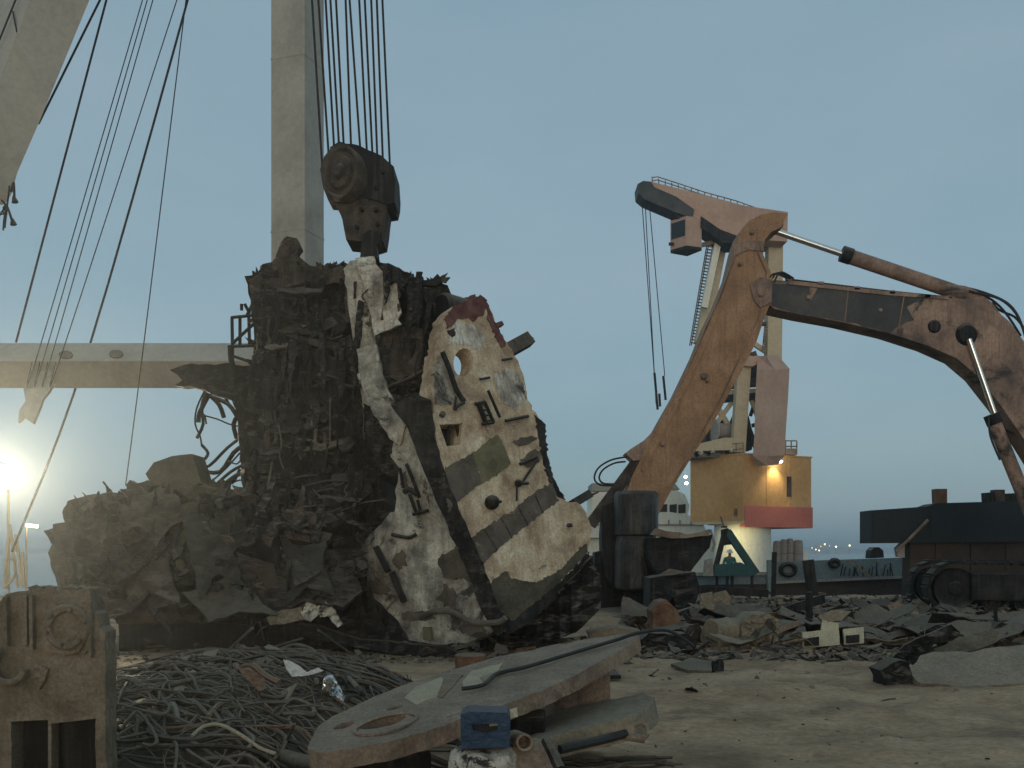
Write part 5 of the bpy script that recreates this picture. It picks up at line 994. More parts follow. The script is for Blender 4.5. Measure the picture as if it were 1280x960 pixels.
# machinery house: a box turned with one corner to the camera
pc = P(929, 610, C - 3.2); a_ = P(863, 610, C + .8); b__ = P(1014, 610, C - .2)
zt, zb = P(0, 570, C - 2).z, P(0, 651, C - 2).z
def pris(name, pts, z0, z1, m, par=None):
    bm = NB(); n = len(pts); lo_ = [bm.verts.new((p[0], p[1], z0)) for p in pts]; hi_ = [bm.verts.new((p[0], p[1], z1)) for p in pts]
    bm.faces.new(lo_[::-1]); bm.faces.new(hi_)
    for i in range(n): bm.faces.new((lo_[i], lo_[(i + 1) % n], hi_[(i + 1) % n], hi_[i]))
    return obj(name, bm, M[m], par or t)
d_ = a_ + b__ - pc
pris('machinery_house', [pc, b__, d_, a_], zb, zt, 'yellow')
z0 = P(0, 660, C - 2).z; z1 = P(0, 633, C - 2).z
n1 = (b__ - pc).normalized(); n2 = (a_ - pc).normalized(); o1 = (-n2) * .06
pris('red_skirt', [pc + o1 + n1 * .1, b__ + o1 + n1 * .1, b__ + n1 * .1 + n2 * .4, pc + n2 * .4 + n1 * .1], z0 + .05, z1, 'red')
pris('red_skirt', [b__ + n1 * .06 - n2 * .05, b__ + n1 * .06 + n2 * 5, b__ - n1 * .3 + n2 * 5, b__ - n1 * .3 - n2 * .03], z0 + .02, z1 - .01, 'red')
pris('bottom_plate', [pc + n1 * 1.5 + n2 * .8, b__ - n1 * .4 + n2 * .8, b__ - n1 * .4 + n2 * 5, pc + n1 * 1.5 + n2 * 5], z0 + .3, z0 + .5, 'hullbrown')
pris('deck_edge', [pc - n1 * .1 + o1, pc + n2 * 4.6 - n1 * .12, pc + n2 * 4.6 + n1 * .2, pc + n1 * .2], zb - .25, zb - .02, 'creamleg')
pris('roof_cap', [pc + o1 - n1 * .06, b__ + o1 + n1 * .06, d_ + n1 * .06 + n2 * .06, a_ + n2 * .06 - n1 * .06], zt + .005, zt + .12, 'yellow')
pris('door', [pc + n1 * 4.3 - n2 * .04, pc + n1 * 4.75 - n2 * .04, pc + n1 * 4.75 + n2 * .05, pc + n1 * 4.3 + n2 * .05], P(0, 622, C).z, P(0, 597, C).z, 'brown')
bm = NB()
def cbar(a, b, w_, m, name='frame_bar', Y=C, Y2=None):
    bm = NB(); beam(bm, P(*a, Y), P(*b, Y2 or Y), w_, w_); return obj(name, bm, M[m], t)
for k in (2, 4):
    e_ = pc.lerp(b__, k / 6); pris('panel_seam', [e_ - n2 * .03 - n1 * .03, e_ - n2 * .03 + n1 * .03, e_ + n1 * .03 + n2 * .02, e_ - n1 * .03 + n2 * .02], z1 + .02, zt - .05, 'yellow')
    e_ = pc.lerp(a_, k / 6); pris('panel_seam', [e_ - n1 * .03 - n2 * .03, e_ - n1 * .03 + n2 * .03, e_ + n2 * .03 + n1 * .02, e_ - n2 * .03 + n1 * .02], zb + .1, zt - .05, 'yellow')
for f0, f1, y0, y1, m_ in ((.10, .16, 636, 646, 'rust'),):
    e0, e1 = pc.lerp(a_, f0), pc.lerp(a_, f1); pris('vent_grille', [e0 - n1 * .05, e1 - n1 * .05, e1 + n1 * .03, e0 + n1 * .03], P(0, y1, C - 2).z, P(0, y0, C - 2).z, m_)
bm = NB()
for k in range(9):
    e_ = pc.lerp(a_, k / 8); tube(bm, [e_ + Vector((0, 0, zt - e_.z)), e_ + Vector((0, 0, zt - e_.z + .9))], .035, 4)
for dz in (.45, .9): tube(bm, [pc + Vector((0, 0, zt - pc.z + dz)), a_ + Vector((0, 0, zt - a_.z + dz))], .03, 4)
obj('handrail', bm, M['plate'], t)
# open winch deck with canopy on the left
slab3([(868, 556), (905, 547), (925, 547), (930, 556), (930, 562), (866, 564)], C - 2.4, 4, 'creamleg', 'canopy', t)
slab3([(866, 564), (926, 560), (928, 571), (864, 572)], C - 1.5, 3, 'glass', 'winch_opening', t)
slab3([(884, 530), (905, 524), (914, 532), (916, 548), (882, 552)], C, 2.5, 'char', 'winch', t)
bm = NB(); lathe(bm, [(0, 0), (.8, 0), (.9, .1), (.6, .3), (.6, 1.6), (.9, 1.8), (0, 1.8)], P(892, 538, C - .5), (1, .3, 0), 20); obj('winch_drum', bm, M['tank'], t, True)
for (x, y) in ((876, 566), (891, 564), (915, 563)):
    bm = NB(); bmesh.ops.create_icosphere(bm, subdivisions=1, radius=.22, matrix=Matrix.Translation(P(x, y, C - 2.4))); obj('deck_lamp', bm, M['whitepatch'], t)
# A-frame legs
cbar((968, 268), (966, 452), 1.15, 'creamleg', 'mast_leg'); cbar((930, 446), (922, 566), 1.0, 'creamleg', 'mast_leg', C - 2); cbar((922, 462), (917, 555), .35, 'creamleg', 'mast_leg', C - 1)
cbar((901, 300), (876, 430), 1.0, 'creamleg', 'mast_leg', C + 1); cbar((876, 430), (888, 560), .8, 'creamleg', 'mast_leg', C + 2)
cbar((897, 305), (880, 385), .5, 'shipwhite', 'mast_leg', C - 1)
for a, b, w_, m in (((905, 306), (968, 303), 1.0, 'brown'), ((935, 305), (968, 350), .35, 'creamleg'), ((925, 418), (958, 440), .35, 'creamleg'), ((950, 405), (962, 405), .3, 'brown'), ((895, 482), (955, 477), .7, 'brown'), ((892, 500), (952, 495), .55, 'char'), ((890, 492), (955, 488), .35, 'creamleg'),
        ((893, 503), (915, 540), .4, 'creamleg'), ((915, 503), (895, 530), .35, 'creamleg'), ((925, 505), (912, 535), .35, 'brown'), ((938, 497), (950, 530), .3, 'creamleg'), ((945, 497), (938, 520), .25, 'char'), ((925, 448), (945, 442), .4, 'brown'), ((935, 450), (930, 480), .5, 'creamleg'), ((934, 530), (945, 560), .35, 'char'), ((940, 532), (950, 530), .3, 'char')):
    cbar(a, b, w_, m)
slab3([(930, 456), (950, 452), (950, 478), (928, 480)], C + .5, 1.2, 'char', 'equipment_box', t)
slab3([(925, 525), (936, 520), (942, 545), (940, 562), (928, 562)], C, 1.5, 'char', 'winch', t)
# lattice ladder tower
bm = NB()
for dx in (0, 9, 16):
    tube(bm, [P(886 + dx * .8, 292, C + 3), P(862 + dx, 432, C + 3)], .05, 4); tube(bm, [P(888 + dx * .8, 292, C + 4), P(864 + dx, 432, C + 4)], .05, 4)
for k in range(36):
    f = k / 36; x0 = 886 - 24 * f; y = 292 + 140 * f; w2 = 13 + 3 * f
    tube(bm, [P(x0, y, C + 3), P(x0 + w2, y + 1, C + 3)], .035, 4, False); tube(bm, [P(x0, y, C + 3), P(x0 + w2, y + 4, C + 4)], .03, 4, False)
obj('ladder_tower', bm, M['plate'], t)
bm = NB()
for dx in (0, 4):
    tube(bm, [P(956 + dx, 408, C - .5), P(953 + dx, 440, C - .5)], .06, 4)
for k in range(10): tube(bm, [P(956 - .3 * k, 409 + 3 * k, C - .5), P(960 - .3 * k, 409 + 3 * k, C - .5)], .05, 4)
obj('ladder', bm, M['plate'], t)
# jib
jib = [(812, 227), (828, 229), (870, 241), (920, 254), (976, 266), (985, 265), (984, 300), (977, 311), (966, 306), (920, 300), (845, 266)]
def jibmesh():
    bm = NB(); rings = []
    for xt, yt, xb, yb, dep in ((814, 227, 812, 238, 1.6), (870, 241, 870, 275, 2.2), (930, 257, 930, 298, 2.6), (985, 265, 984, 302, 2.6)):
        rings.append([bm.verts.new(P(xt, yt, C - 2)), bm.verts.new(P(xb, yb, C - 2)), bm.verts.new(P(xb, yb, C - 2) + Vector((-.2, dep, -.1))), bm.verts.new(P(xt, yt, C - 2) + Vector((-.2, dep, 0)))])
    for r0, r1 in zip(rings, rings[1:]):
        for j in range(4): bm.faces.new((r0[j], r1[j], r1[(j + 1) % 4], r0[(j + 1) % 4]))
    bm.faces.new(rings[0]); bm.faces.new(rings[-1][::-1]); return bm
obj('jib', jibmesh(), M['pinkish'], t)
slab3([(797, 230), (804, 226), (814, 227), (818, 234), (846, 246), (868, 262), (866, 272), (846, 266), (806, 249), (798, 242)], C - 2.05, 1.9, 'grease', 'jib_head', t)
slab3([(876, 270), (905, 290), (922, 296), (922, 302), (903, 304), (898, 300), (876, 284)], C - 2.1, 2.0, 'char', 'jib_underside', t)
slab3([(840, 262), (866, 266), (866, 273), (846, 273)], C - 1.9, 1.6, 'char', 'cab_bracket', t)
pk = [P(838, 270, C - 1.2), P(858, 270, C - 2.4), P(877, 270, C - 1.9), P(859, 270, C - .4)]
pris('operator_cab', pk, P(0, 311, C - 2).z, P(0, 272, C - 2).z, 'pinkish')
cb0, cb1 = pk[0], pk[1]; nn = Vector((-(cb1 - cb0).y, (cb1 - cb0).x, 0)).normalized(); nn = nn if nn.y < 0 else -nn
pris('cab_window', [cb0.lerp(cb1, .08) + nn * .04, cb0.lerp(cb1, .92) + nn * .04, cb0.lerp(cb1, .92) - nn * .05, cb0.lerp(cb1, .08) - nn * .05], P(0, 296, C - 2).z, P(0, 276, C - 2).z, 'glass')
pris('cab_base', [p + Vector((0, -.05, 0)) for p in pk], P(0, 313, C - 2).z, P(0, 309, C - 2).z, 'char')
cbar((836, 305), (842, 305), .2, 'black', 'lamp_bracket', C - 1.5); cbar((876, 283), (902, 295), .3, 'plate', 'walkway', C - 1); cbar((866, 309), (896, 302), .3, 'plate', 'walkway', C - 1)
bm = NB(); rp_ = [(815, 222), (822, 221), (850, 230), (880, 240), (920, 251), (962, 266)]
for dz in (0, 4): tube(bm, [P(x, y + dz * (1 if dz else 0), C - 1) for x, y in rp_], .045, 4)
for x, y in [(815 + k * 8.2, 222 + k * 2.4) for k in range(18)]: tube(bm, [P(x, y - 1, C - 1), P(x + .5, y + 9, C - 1)], .04, 4)
obj('handrail', bm, M['plate'], t)
for a, b in (((806, 246), (820, 505)), ((811, 248), (831, 470)), ((802, 246), (818, 470))):
    bm = NB(); tube(bm, [P(*a, C - 1.2), P(*b, C - 1.2)], .035, 4); obj('hoist_rope', bm, M['rope'], t)
for a, b in (((818, 466), (822, 512)), ((829, 470), (832, 500)), ((824, 492), (825, 508))):
    bm = NB(); tube(bm, [P(*a, C - 1.2), P(*b, C - 1.2)], .10, 5); obj('rope_clamp', bm, M['char'], t)
# hanging counterweight: long faceted slab
def cw():
    bm = NB(); r = []
    for (x0, x1, x2, y, Yc) in ((947, 958, 972, 445, C - 3.5), (946, 968, 987, 462, C - 4.2), (944, 966, 985, 500, C - 4.2), (943, 962, 982, 545, C - 4.4), (941, 960, 981, 570, C - 4.6), (948, 958, 972, 582, C - 4.4)):
        r.append([bm.verts.new(P(x0, y, Yc + .6)), bm.verts.new(P(x1, y, Yc - .4)), bm.verts.new(P(x2, y - 1, Yc + .7)), bm.verts.new(P(x1, y, Yc + 1.8))])
    for a, b in zip(r, r[1:]):
        for j in range(4): bm.faces.new((a[j], a[(j + 1) % 4], b[(j + 1) % 4], b[j]))
    bm.faces.new(r[0][::-1]); bm.faces.new(r[-1]); return bm
obj('counterweight', cw(), M['pinkish'], t)
slab3([(925, 448), (948, 444), (955, 452), (940, 458), (925, 456)], C - 3, .8, 'pinkish', 'counterweight_arm', t)
bm = NB()
for a, b in (((981, 551), (996, 551)), ((981, 558), (996, 558)), ((982, 551), (982, 567)), ((989, 551), (989, 567)), ((996, 551), (996, 567))): tube(bm, [P(*a, C - 1), P(*b, C - 1)], .05, 4)
box(bm, P(988, 565, C - 1), (.9, .6, .5)); obj('handrail', bm, M['plate'], t)
q_ = pc + n1 * 2.9 - n2 * .55; q_.z = P(0, 578, C - 3).z
bm = NB(); box(bm, q_ + Vector((0, 0, .12)), (.5, .3, .15)); obj('house_lamp', bm, M['lampsmall'], t)
def spot(loc, tgt, e, size, col=(1, .88, .55)):
    l_ = bpy.data.lights.new('house_lamp', 'SPOT'); l_.energy = e; l_.color = col; l_.spot_size = R(size); l_.spot_blend = .8; l_.shadow_soft_size = .15
    o = bpy.data.objects.new('house_lamp', l_); COL.objects.link(o); o.location = loc; o.rotation_euler = (Vector(tgt) - Vector(loc)).to_track_quat('-Z', 'Y').to_euler()
spot(q_, q_ + n2 * .3 + Vector((0, 0, -1)), 420, 100)
pl_ = P(905, 662, C - 4.5); spot(pl_, P(925, 690, C - 2.3), 380, 100, (1, .95, .5))
bm = NB(); box(bm, pl_ + Vector((0, -.1, .2)), (.4, .3, .15)); tube(bm, [pl_ + Vector((0, 0, .2)), pl_ + Vector((0, 1.2, 1.0))], .06, 5); obj('pedestal_lamp', bm, M['char'], t)

# ------------------------------------------------------------------ debris field on the right
def deb(name, label, cat, poly, Y, thick, m, **k):
    if not isinstance(Y, tuple):
        b = max(y for x, y in poly)
        if P(0, b, Y).z < -.04: Y = (EYE + .03) * F / (b - HZ)
    return plate(name, label, cat, poly, Y, thick, m, **k)
deb('dark_hopper', 'dark steel hopper with flared rim behind the black shear tool', 'hopper', [(812, 672), (890, 668), (886, 684), (868, 708), (858, 720), (822, 720), (812, 700)], 27.5, 1.4, 'black', cell=8, amp=.08, sc=26, seed=101)
deb('hopper_stand', 'dark framework stand under the hopper', 'stand', [(812, 722), (870, 714), (874, 735), (866, 770), (850, 776), (840, 745), (828, 770), (812, 776)], 27.2, 1.2, 'black', cell=8, amp=.1, sc=20, seed=102)
deb('bent_plate', 'silver grey crumpled plate lying on top of the hopper rim', 'scrap metal', [(815, 668), (822, 660), (832, 664), (860, 668), (888, 662), (886, 670), (840, 673)], 27.3, .5, 'plate', cell=6, amp=.06, sc=14, seed=103)
deb('round_cover', 'pale round cover lying on the ledge below the hopper', 'lid', [(824, 718), (838, 711), (852, 713), (868, 716), (850, 724), (830, 724)], 26.6, .12, 'plate', cell=5, amp=.02, seed=104)
deb('rusty_cone', 'orange brown rusty cone shaped casing in front of the hopper stand', 'casing', [(817, 764), (824, 753), (834, 750), (848, 764), (854, 792), (850, 798), (816, 796)], 24.5, .9, 'rust', cell=6, amp=.06, sc=22, seed=105, fold=.2)
deb('black_trough', 'low black open trough below the rusty cone', 'trough', [(802, 800), (812, 792), (858, 792), (872, 802), (868, 814), (806, 812)], 21.8, .6, 'black', cell=7, amp=.08, sc=18, seed=106)
deb('torn_casing', 'tall torn grey casing standing behind the barrel', 'casing', [(876, 742), (890, 740), (893, 758), (884, 786), (872, 790), (866, 772), (876, 766)], 25.5, .1, 'concrete', cell=6, amp=.1, sc=16, seed=107)
deb('torn_casing', 'upright split grey pipe half beside the barrel', 'casing', [(892, 742), (908, 738), (914, 748), (908, 778), (896, 782), (890, 770)], 25.2, .1, 'concrete', cell=6, amp=.1, sc=16, seed=108)
bm = NB(); a_, b2_ = P(888, 794, 17.8), P(942, 786, 18.3)
lathe(bm, [(0, 0), (.26, 0), (.28, .03), (.265, .07), (.27, .4), (.285, .43), (.27, .46), (.26, .85), (0, .85)], a_, (b2_ - a_), 22)
for v in bm.verts: v.co += Vector((nz3(v.co.x * 3, v.co.z * 3, 1), nz3(v.co.x * 3, v.co.z * 3, 4), nz3(v.co.x * 2, v.co.z * 3, 7))) * .07
rebase(tag(obj('crushed_barrel', bm, M['concrete'], None, True), 'dented grey barrel lying on its side in the debris', 'barrel'))
deb('cable_bundle', 'rounded bundle of grey wire mesh right of the barrel', 'bundle', [(925, 780), (940, 768), (960, 766), (974, 776), (972, 800), (950, 812), (930, 806)], 22.8, .8, 'concrete', cell=4, amp=.16, sc=9, seed=109, jag=2)
deb('white_scrap', 'small white pointed sheet standing behind the barrel', 'scrap metal', [(912, 762), (920, 762), (930, 768), (918, 776), (913, 784)], 24.3, .03, 'offwhite', cell=5, amp=.02, seed=110)
# white switch cabinet
t = thing('cabinet_panel', 'dirty cream cabinet frame lying broken in the middle of the right debris', 'cabinet', G(1040, 811))
for nm, poly, m, th in (('panel', [(1003, 790), (1026, 788), (1028, 775), (1048, 779), (1050, 806), (1030, 808), (1003, 810)], 'offwhite', .25), ('panel', [(1054, 786), (1080, 783), (1080, 804), (1056, 806)], 'offwhite', .25), ('dark_bay', [(1006, 798), (1024, 796), (1024, 807), (1006, 808)], 'char', .1), ('dark_bay', [(1058, 794), (1074, 793), (1074, 803), (1058, 804)], 'char', .1), ('top_plate', [(1022, 770), (1040, 762), (1064, 764), (1052, 776), (1030, 778)], 'concrete', .3)):
    obj(nm, sheet(poly, (P(1040, 800, 17.5 - (.06 if nm == 'dark_bay' else 0)), Vector((-.25, -1, .15)).normalized()), th, 6, crumple(.015, 12, 5), jag=.6), M[m], t)
deb('black_post', 'short dark upright post behind the cream cabinet', 'post', [(1010, 740), (1016, 740), (1017, 776), (1010, 776)], 22.5, .2, 'black', cell=None, amp=0)
deb('dark_duct', 'dark square duct end right of the cream cabinet', 'duct', [(1052, 764), (1066, 760), (1068, 782), (1054, 784)], 21, .4, 'char', cell=6, amp=.03)
for k, (pts, lb) in enumerate(((((1080, 780), (1110, 792), (1130, 786), (1150, 782)), 'dark bent fender sheet just right of the cream cabinet'), (((1082, 790), (1115, 802), (1150, 798)), 'second dark bent sheet below the first right of the cabinet'))):
    pa = [(x, y) for x, y in pts] + [(x, y + 9) for x, y in reversed(pts)]
    deb('bent_sheet', lb, 'scrap metal', pa, (P(1110, 800, 18.0), Vector((0, -.5, 1)).normalized()), .04, 'black', cell=6, amp=.05, sc=20, seed=120 + k)
deb('black_curved_plate', 'large black curved plate arching between the ledge and the grey slab', 'scrap metal', [(1112, 822), (1140, 800), (1170, 788), (1186, 780), (1200, 790), (1190, 800), (1168, 806), (1158, 822), (1160, 836), (1130, 828)], 18.6, .05, 'black', cell=6, amp=.16, sc=30, seed=130)
deb('cream_gutter', 'cream painted curved gutter sheet above the grey slab', 'scrap metal', [(1166, 812), (1196, 798), (1240, 786), (1250, 792), (1240, 806), (1200, 818), (1172, 822)], (P(1205, 806, 15.2), Vector((-.1, -1, .7)).normalized()), .2, 'olive', cell=6, amp=.05, sc=26, seed=131)
deb('cream_gutter', 'flat cream sheet tilted on top behind the curved gutter', 'scrap metal', [(1182, 780), (1196, 776), (1240, 778), (1238, 786), (1210, 796), (1202, 794)], (P(1205, 788, 16.6), Vector((0, -.5, 1)).normalized()), .05, 'olive', cell=6, amp=.03, sc=26, seed=132)
deb('dark_block', 'dark ragged lump at the right end of the curved gutter', 'scrap metal', [(1234, 790), (1250, 778), (1268, 782), (1272, 796), (1256, 806), (1240, 806)], 18.2, .5, 'char', cell=5, amp=.12, sc=14, seed=133)
deb('grey_slab', 'big grey flat sheet lying tilted at the right edge of the ground', 'slab', [(1136, 842), (1150, 818), (1166, 815), (1210, 816), (1262, 808), (1330, 806), (1330, 850), (1262, 856), (1200, 858), (1150, 856)], (G(1200, 857), Vector((.05, -.42, 1)).normalized()), .08, 'concrete', cell=9, amp=.05, sc=50, seed=134, fold=.3)
deb('rock_scrap', 'dark stone like lump at the left corner of the grey slab', 'lump', [(1100, 838), (1116, 828), (1136, 826), (1140, 842), (1136, 858), (1106, 858)], 14.8, .4, 'char', cell=5, amp=.12, sc=14, seed=135)
deb('small_dark_lump', 'single dark lump on open ground left of the debris centre', 'lump', [(892, 826), (900, 823), (905, 828), (905, 838), (890, 839)], 14.6, .15, 'black', cell=4, amp=.03, sc=8, seed=136)
deb('tyre_plate', 'flat olive plate lying on the ground below the barrel', 'plate', [(838, 830), (862, 822), (888, 826), (890, 838), (860, 838)], (G(865, 834) + Vector((0, 0, .08)), Vector((0, -.1, 1)).normalized()), .05, 'olive', cell=7, amp=.02, seed=137)
deb('grey_ledge', 'long grey steel ledge lying behind the disc end', 'beam', [(735, 790), (760, 784), (800, 787), (802, 796), (770, 800), (738, 800)], 18.5, .5, 'concrete', cell=7, amp=.03, seed=138)
for k, (a, b, w_, Y, m, lb) in enumerate((((900, 800), (950, 770), .16, 18.6, 'char', 'dark beam leaning over the crushed barrel'), ((1058, 700), (1090, 722), .07, 40, 'plate', 'pale bar leaning against the barge side'), ((1010, 700), (1016, 745), .3, 30, 'char', 'dark upright beam in front of the barge'), ((960, 770), (1030, 748), .22, 26, 'char', 'dark beam slanting up behind the mesh bundle'), ((940, 800), (1000, 778), .09, 18.2, 'plate', 'grey bar lying across the mesh bundle'), ((1100, 760), (1160, 776), .15, 24, 'brown', 'brown beam lying in the back of the right debris'), ((1244, 760), (1246, 800), .06, 19, 'black', 'thin dark stake standing by the right gutter end'), ((860, 735), (960, 742), .25, 33, 'char', 'long dark beam under the teal frame'), ((968, 690), (966, 770), .16, 36, 'char', 'dark post standing at the left barge end'))):
    bm = NB(); beam(bm, P(*a, Y), P(*b, Y), w_, w_ * .6); rebase(tag(obj('scrap_beam', bm, M[m]), lb, 'beam'))

rs = random.Random(31); used_ = {}
for k in range(46):
    px = rs.uniform(800, 1285); py = rs.uniform(778, 812); l_, w_ = rs.uniform(.6, 2.1), rs.uniform(.22, .75); g = G(px, py); n = 9
    bm = NB(); rows = []; cv = rs.uniform(-.35, .5); tw = rs.uniform(-.5, .5)
    for i in range(n):
        f = i / (n - 1); z = .05 + cv * (f - .5) ** 2 * l_ + .04 * nz3(f * 4, k); row = []
        for q_ in (0, .35, .7, 1): row.append(bm.verts.new((l_ * (f - .5) + .04 * nz3(f * 6, q_ * 3, k), w_ * (q_ - .5) * (1 + .3 * nz3(f * 5, k, 2)), z + tw * (q_ - .5) * (f - .5) * w_ + .05 * nz3(f * 7, q_ * 5, k + 3))))
        rows.append(row)
    for r0, r1 in zip(rows, rows[1:]):
        for i in range(3): bm.faces.new((r0[i], r0[i + 1], r1[i + 1], r1[i]))
    ge = bmesh.ops.extrude_face_region(bm, geom=bm.faces[:]); bmesh.ops.translate(bm, verts=[e for e in ge['geom'] if isinstance(e, bmesh.types.BMVert)], vec=(0, 0, .015))
    m_ = rs.choice(['char', 'primer', 'olive', 'concrete', 'hullbrown', 'black', 'brown']); where = 'left of the barrel' if px < 890 else 'around the barrel and mesh bundle' if px < 990 else 'around the cream cabinet' if px < 1110 else 'near the curved gutter'
    mn = dict(char='charred', primer='grey', olive='olive', concrete='pale grey', hullbrown='dark brown', black='black', brown='rust brown')[m_]
    o = tag(obj('scrap_sheet', bm, M[m_]), f'long bent {mn} sheet {where}, {"rising at its ends" if cv > 0 else "arched"}', 'scrap metal', 'long bent sheets of the right debris')
    o.location = (g.x, g.y, ground_z(g.x, g.y) + rs.uniform(.02, .22) + (.1 if cv < 0 else 0)); o.rotation_euler = (rs.gauss(0, .35), rs.gauss(0, .18), rs.gauss(0, .5))
# prototypes of loose scrap, copied over the ground as single things
rd = random.Random(77)
def proto_plate():
    bm = NB(); n = rd.randint(5, 8); s = rd.uniform(.7, 1.2); v = []
    for j in range(n):
        a = 2 * math.pi * j / n; r = s * rd.uniform(.5, 1); v.append(Vector((math.cos(a) * r * 1.5, math.sin(a) * r, 0)))
    f = bm.faces.new([bm.verts.new(p) for p in v])
    bmesh.ops.triangulate(bm, faces=[f]); bmesh.ops.subdivide_edges(bm, edges=bm.edges[:], cuts=2, use_grid_fill=True)
    k1 = rd.uniform(.2, .6); sd2 = rd.random() * 50
    for q in bm.verts: q.co.z += k1 * (q.co.x * q.co.x * .35 * rd.choice([1]) + .5 * nz3(q.co.x * 1.3, q.co.y * 1.3, sd2)); q.co.x += .12 * nz3(q.co.x * 2, q.co.y * 2, sd2 + 3)
    g = bmesh.ops.extrude_face_region(bm, geom=bm.faces[:]); bmesh.ops.translate(bm, verts=[e for e in g['geom'] if isinstance(e, bmesh.types.BMVert)], vec=(0, 0, .07))
    return bm
def proto_lump():
    bm = NB(); bmesh.ops.create_icosphere(bm, subdivisions=3, radius=.6); sd2 = rd.random() * 50
    for q in bm.verts:
        d = noise.voronoi(q.co * 1.6 + Vector((sd2, 0, 0)))[0]; q.co *= .6 + .9 * d[0]; q.co += Vector((nz3(q.co.x * 5, q.co.y * 5, q.co.z * 5 + sd2),) * 3) * .08; q.co.x *= 1.4
    return bm
def proto_pipe():
    bm = NB(); a = rd.uniform(-.5, .5); tube(bm, bez([(-1.2, 0, 0), (-.3, a * .4, rd.uniform(-.05, .15)), (.4, -a * .2, .1), (1.2, rd.uniform(-.4, .4), rd.uniform(-.1, .3))], 4), rd.uniform(.05, .10), 7); return bm
def proto_angle():
    bm = NB(); beam(bm, (-1.2, 0, 0), (1.2, .1, .05), .28, .03); beam(bm, (-1.2, .13, .125), (1.2, .23, .175), .03, .25); return bm
def proto_box():
    bm = NB(); box(bm, (0, 0, .3), (1.1, .8, .6), None, .03, .10); box(bm, (.1, -.4, .35), (.6, .06, .3), None, 0, .03); return bm
KINDS_ = (('scrap_fragment', proto_plate, 'bent scrap plate fragment', 'char brown concrete olive black rust'.split()), ('scrap_lump', proto_lump, 'ragged lump of scrap', 'char concrete brown olive'.split()),
          ('scrap_pipe', proto_pipe, 'bent scrap pipe', 'char brown concrete plate'.split()), ('scrap_angle', proto_angle, 'scrap angle iron', 'char brown rust plate'.split()), ('scrap_casing', proto_box, 'battered scrap casing', 'char concrete olive'.split()))
CN = dict(char='charred', brown='brown', concrete='grey', olive='dusty olive', black='black', rust='rusty', plate='steel grey')
bank = {}
for nm, fn, lb, ms in KINDS_:
    for m in ms:
        for v_ in range(2):
            bm = fn(); bmesh.ops.recalc_face_normals(bm, faces=bm.faces[:]); me = bpy.data.meshes.new(nm); bm.to_mesh(me); bm.free(); me.materials.append(M[m]); bank.setdefault((nm, m), []).append(me)
def scatter(n, xr, yr, smin, smax, zone, pile=0.0, seed=1):
    r = random.Random(seed)
    for k in range(n):
        nm, fn, lb, ms = r.choices(KINDS_, (4.2, 1.8, 4, 2.6, .6))[0]; m = r.choice(ms)
        px = r.uniform(*xr); py = yr[0] + (yr[1] - yr[0]) * r.random(); g = G(px, py); s = r.uniform(smin, smax) * (1 if nm not in ('scrap_lump', 'scrap_casing') else .7)
        o = bpy.data.objects.new(nm, r.choice(bank[(nm, m)])); COL.objects.link(o)
        o.location = (g.x, g.y, ground_z(g.x, g.y) + s * (.04 if nm != 'scrap_lump' else .15) + r.random() * pile)
        o.scale = (s, s * r.uniform(.7, 1.2), s * r.uniform(.7, 1.2)); o.rotation_euler = (r.gauss(0, .28 + pile * .4), r.gauss(0, .28 + pile * .3), r.uniform(0, 6.28))
        z2 = zone
        if 'right debris' in zone: z2 = zone + (' by the hopper' if px < 880 else ' by the barrel' if px < 985 else ' by the cream cabinet' if px < 1110 else ' by the gutter')
        sz = 'large' if s > smin + (smax - smin) * .66 else 'small' if s < smin + (smax - smin) * .33 else 'medium'
        tag(o, f'{sz} {CN[m]} {lb} {z2}', 'scrap metal', f'{CN[m]} {nm.replace("_", " ")}s {zone}')
scatter(190, (790, 1290), (756, 794), .14, .42, 'in the right debris bank', .22, 1)
scatter(90, (790, 1290), (790, 818), .08, .28, 'fronting the right debris bank', .18, 2)
scatter(24, (800, 1290), (818, 870), .05, .14, 'on the open ground', .0, 3)
scatter(44, (450, 760), (797, 818), .06, .22, 'at the foot of the hanging wreck', .12, 4)
scatter(22, (150, 470), (800, 822), .06, .18, 'below the left heap', .1, 5)
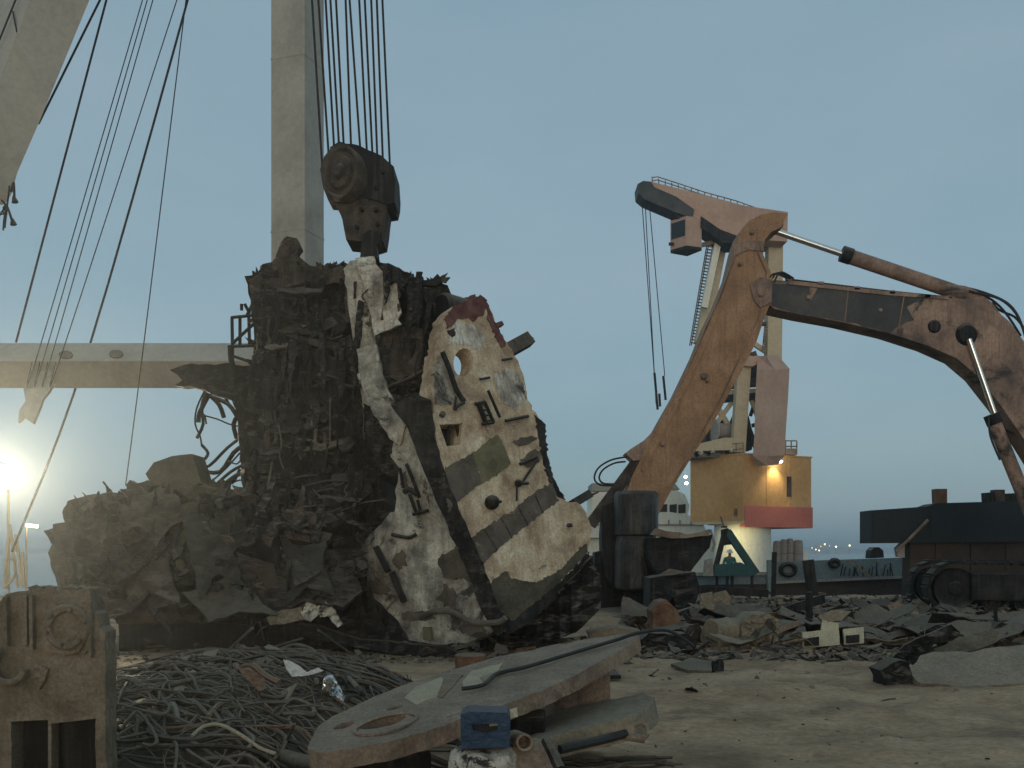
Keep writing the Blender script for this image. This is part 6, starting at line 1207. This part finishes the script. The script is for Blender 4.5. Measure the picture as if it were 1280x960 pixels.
# low bank of uncountable small fragments under them
rr_ = random.Random(9)
for tone in ('char', 'primer', 'hullbrown', 'concrete'):
    bm = NB()
    for k in range({'char': 1300, 'primer': 1500, 'hullbrown': 1700, 'concrete': 350}[tone]):
        f_ = rr_.random()
        if f_ < .74: px, py = rr_.uniform(780, 1300), 752 + 70 * rr_.random() ** 1.3
        elif f_ < .86: px, py = rr_.uniform(440, 800), rr_.uniform(798, 826)
        elif f_ < .97: px, py = rr_.uniform(140, 470), rr_.uniform(812, 850)
        else: px, py = rr_.uniform(640, 1290), 820 + 135 * rr_.random() ** 2
        g = G(px, py); s = rr_.uniform(.02, .10) * (.2 if py > 826 else .6 if px < 780 else 1); z = ground_z(g.x, g.y) + (rr_.random() ** 2 * .25 if py < 795 and px > 780 else 0)
        rot = Matrix.Rotation(rr_.uniform(0, 6), 3, 'Z') @ Matrix.Rotation(rr_.gauss(0, .4), 3, 'X') @ Matrix.Rotation(rr_.gauss(0, .4), 3, 'Y'); vs = []
        for sx, sy, sz in ((-1, -1, 0), (1, -.7, .1), (.8, 1, 0), (-.9, .8, .15), (-.2, .1, .7)): vs.append(bm.verts.new(g + Vector((0, 0, z)) + rot @ Vector((sx * s * rr_.uniform(.6, 2.4), sy * s * rr_.uniform(.5, 1), sz * s * 1.2))))
        for f in ((0, 1, 4), (1, 2, 4), (2, 3, 4), (3, 0, 4), (0, 3, 2, 1)): bm.faces.new([vs[i] for i in f])
    struct('scrap_crumbs', bm, M[tone], 'stuff')
bm = NB()
rows = []
for j in range(31):
    y = 19.5 + 17.5 * j / 30; rows.append([])
    for i in range(81):
        x = 1.5 + 24 * i / 80; e = min(1, (y - 19.5) / 5) * min(1, (x - 1.5) / 2); rows[-1].append(bm.verts.new((x, y, ground_z(x, y) - .08 + e * (.10 + .2 * noise.fractal(Vector((x * .8, y * .8, 4)), 1, 2, 4)))))
for a, b in zip(rows, rows[1:]):
    for i in range(80): bm.faces.new((a[i], a[i + 1], b[i + 1], b[i]))
struct('debris_bank', bm, M['hullbrown'], 'stuff', True)

# ------------------------------------------------------------------ haze: one closed box of even, thin air
bm = NB(); box(bm, (0, 2480, 16.5), (7000, 5600, 47)); hz = obj('haze', bm, None); hz['kind'] = 'stuff'
hm = bpy.data.materials.new('haze_air'); hm.use_nodes = True; hn = hm.node_tree; hn.nodes.clear()
ho = hn.nodes.new('ShaderNodeOutputMaterial'); pv = hn.nodes.new('ShaderNodeVolumePrincipled'); pv.inputs['Color'].default_value = (.84, .90, .94, 1); pv.inputs['Density'].default_value = .0007; pv.inputs['Anisotropy'].default_value = .8
hn.links.new(pv.outputs[0], ho.inputs['Volume']); hz.data.materials.append(hm)

# ------------------------------------------------------------------ pieces that belong to a part go one level deeper
def deeper(root, part, kids):
    ch = [o for o in bpy.data.objects if o.parent and o.parent.name.split('.')[0] == root]
    ps = [o for o in ch if o.name.split('.')[0] == part]
    if not ps: return
    for o in ch:
        if o.name.split('.')[0] in kids and o.parent == ps[0].parent and not o.children: o.parent = ps[0]
deeper('pedestal_crane', 'machinery_house', ('door', 'panel_seam', 'vent_grille', 'roof_cap', 'red_skirt', 'house_lamp'))
deeper('pedestal_crane', 'operator_cab', ('cab_window', 'cab_base', 'cab_bracket', 'lamp_bracket'))
deeper('pedestal_crane', 'jib', ('jib_head', 'jib_underside'))
deeper('ship', 'bridge', ('window', 'wheelhouse_roof'))
deeper('hook_block', 'lower_body', ('bolt',))
deeper('rusty_engine_block', 'flange', ('boss', 'bolt'))
deeper('dark_machine_house', 'house', ('side_panel', 'exhaust_pipe', 'lamp_box', 'vent'))
deeper('dark_machine_house', 'base', ('stiffener', 'corner_plate'))
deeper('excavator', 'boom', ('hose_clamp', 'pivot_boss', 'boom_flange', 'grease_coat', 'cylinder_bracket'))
deeper('excavator', 'stick', ('stick_rib', 'collar_plate', 'stick_pivot', 'rod_eye'))
deeper('ship_wreck', 'cream_bulkhead', ('grey_patch', 'green_patch', 'grey_band', 'seam', 'stain_plate', 'red_edge', 'dark_edge', 'weathered_patch', 'grey_fin', 'knob', 'recess', 'dark_chine', 'beam_stub'))
deeper('ship_wreck', 'white_face', ('soot_crust', 'burnt_patch', 'yellow_tag', 'bent_pipe'))
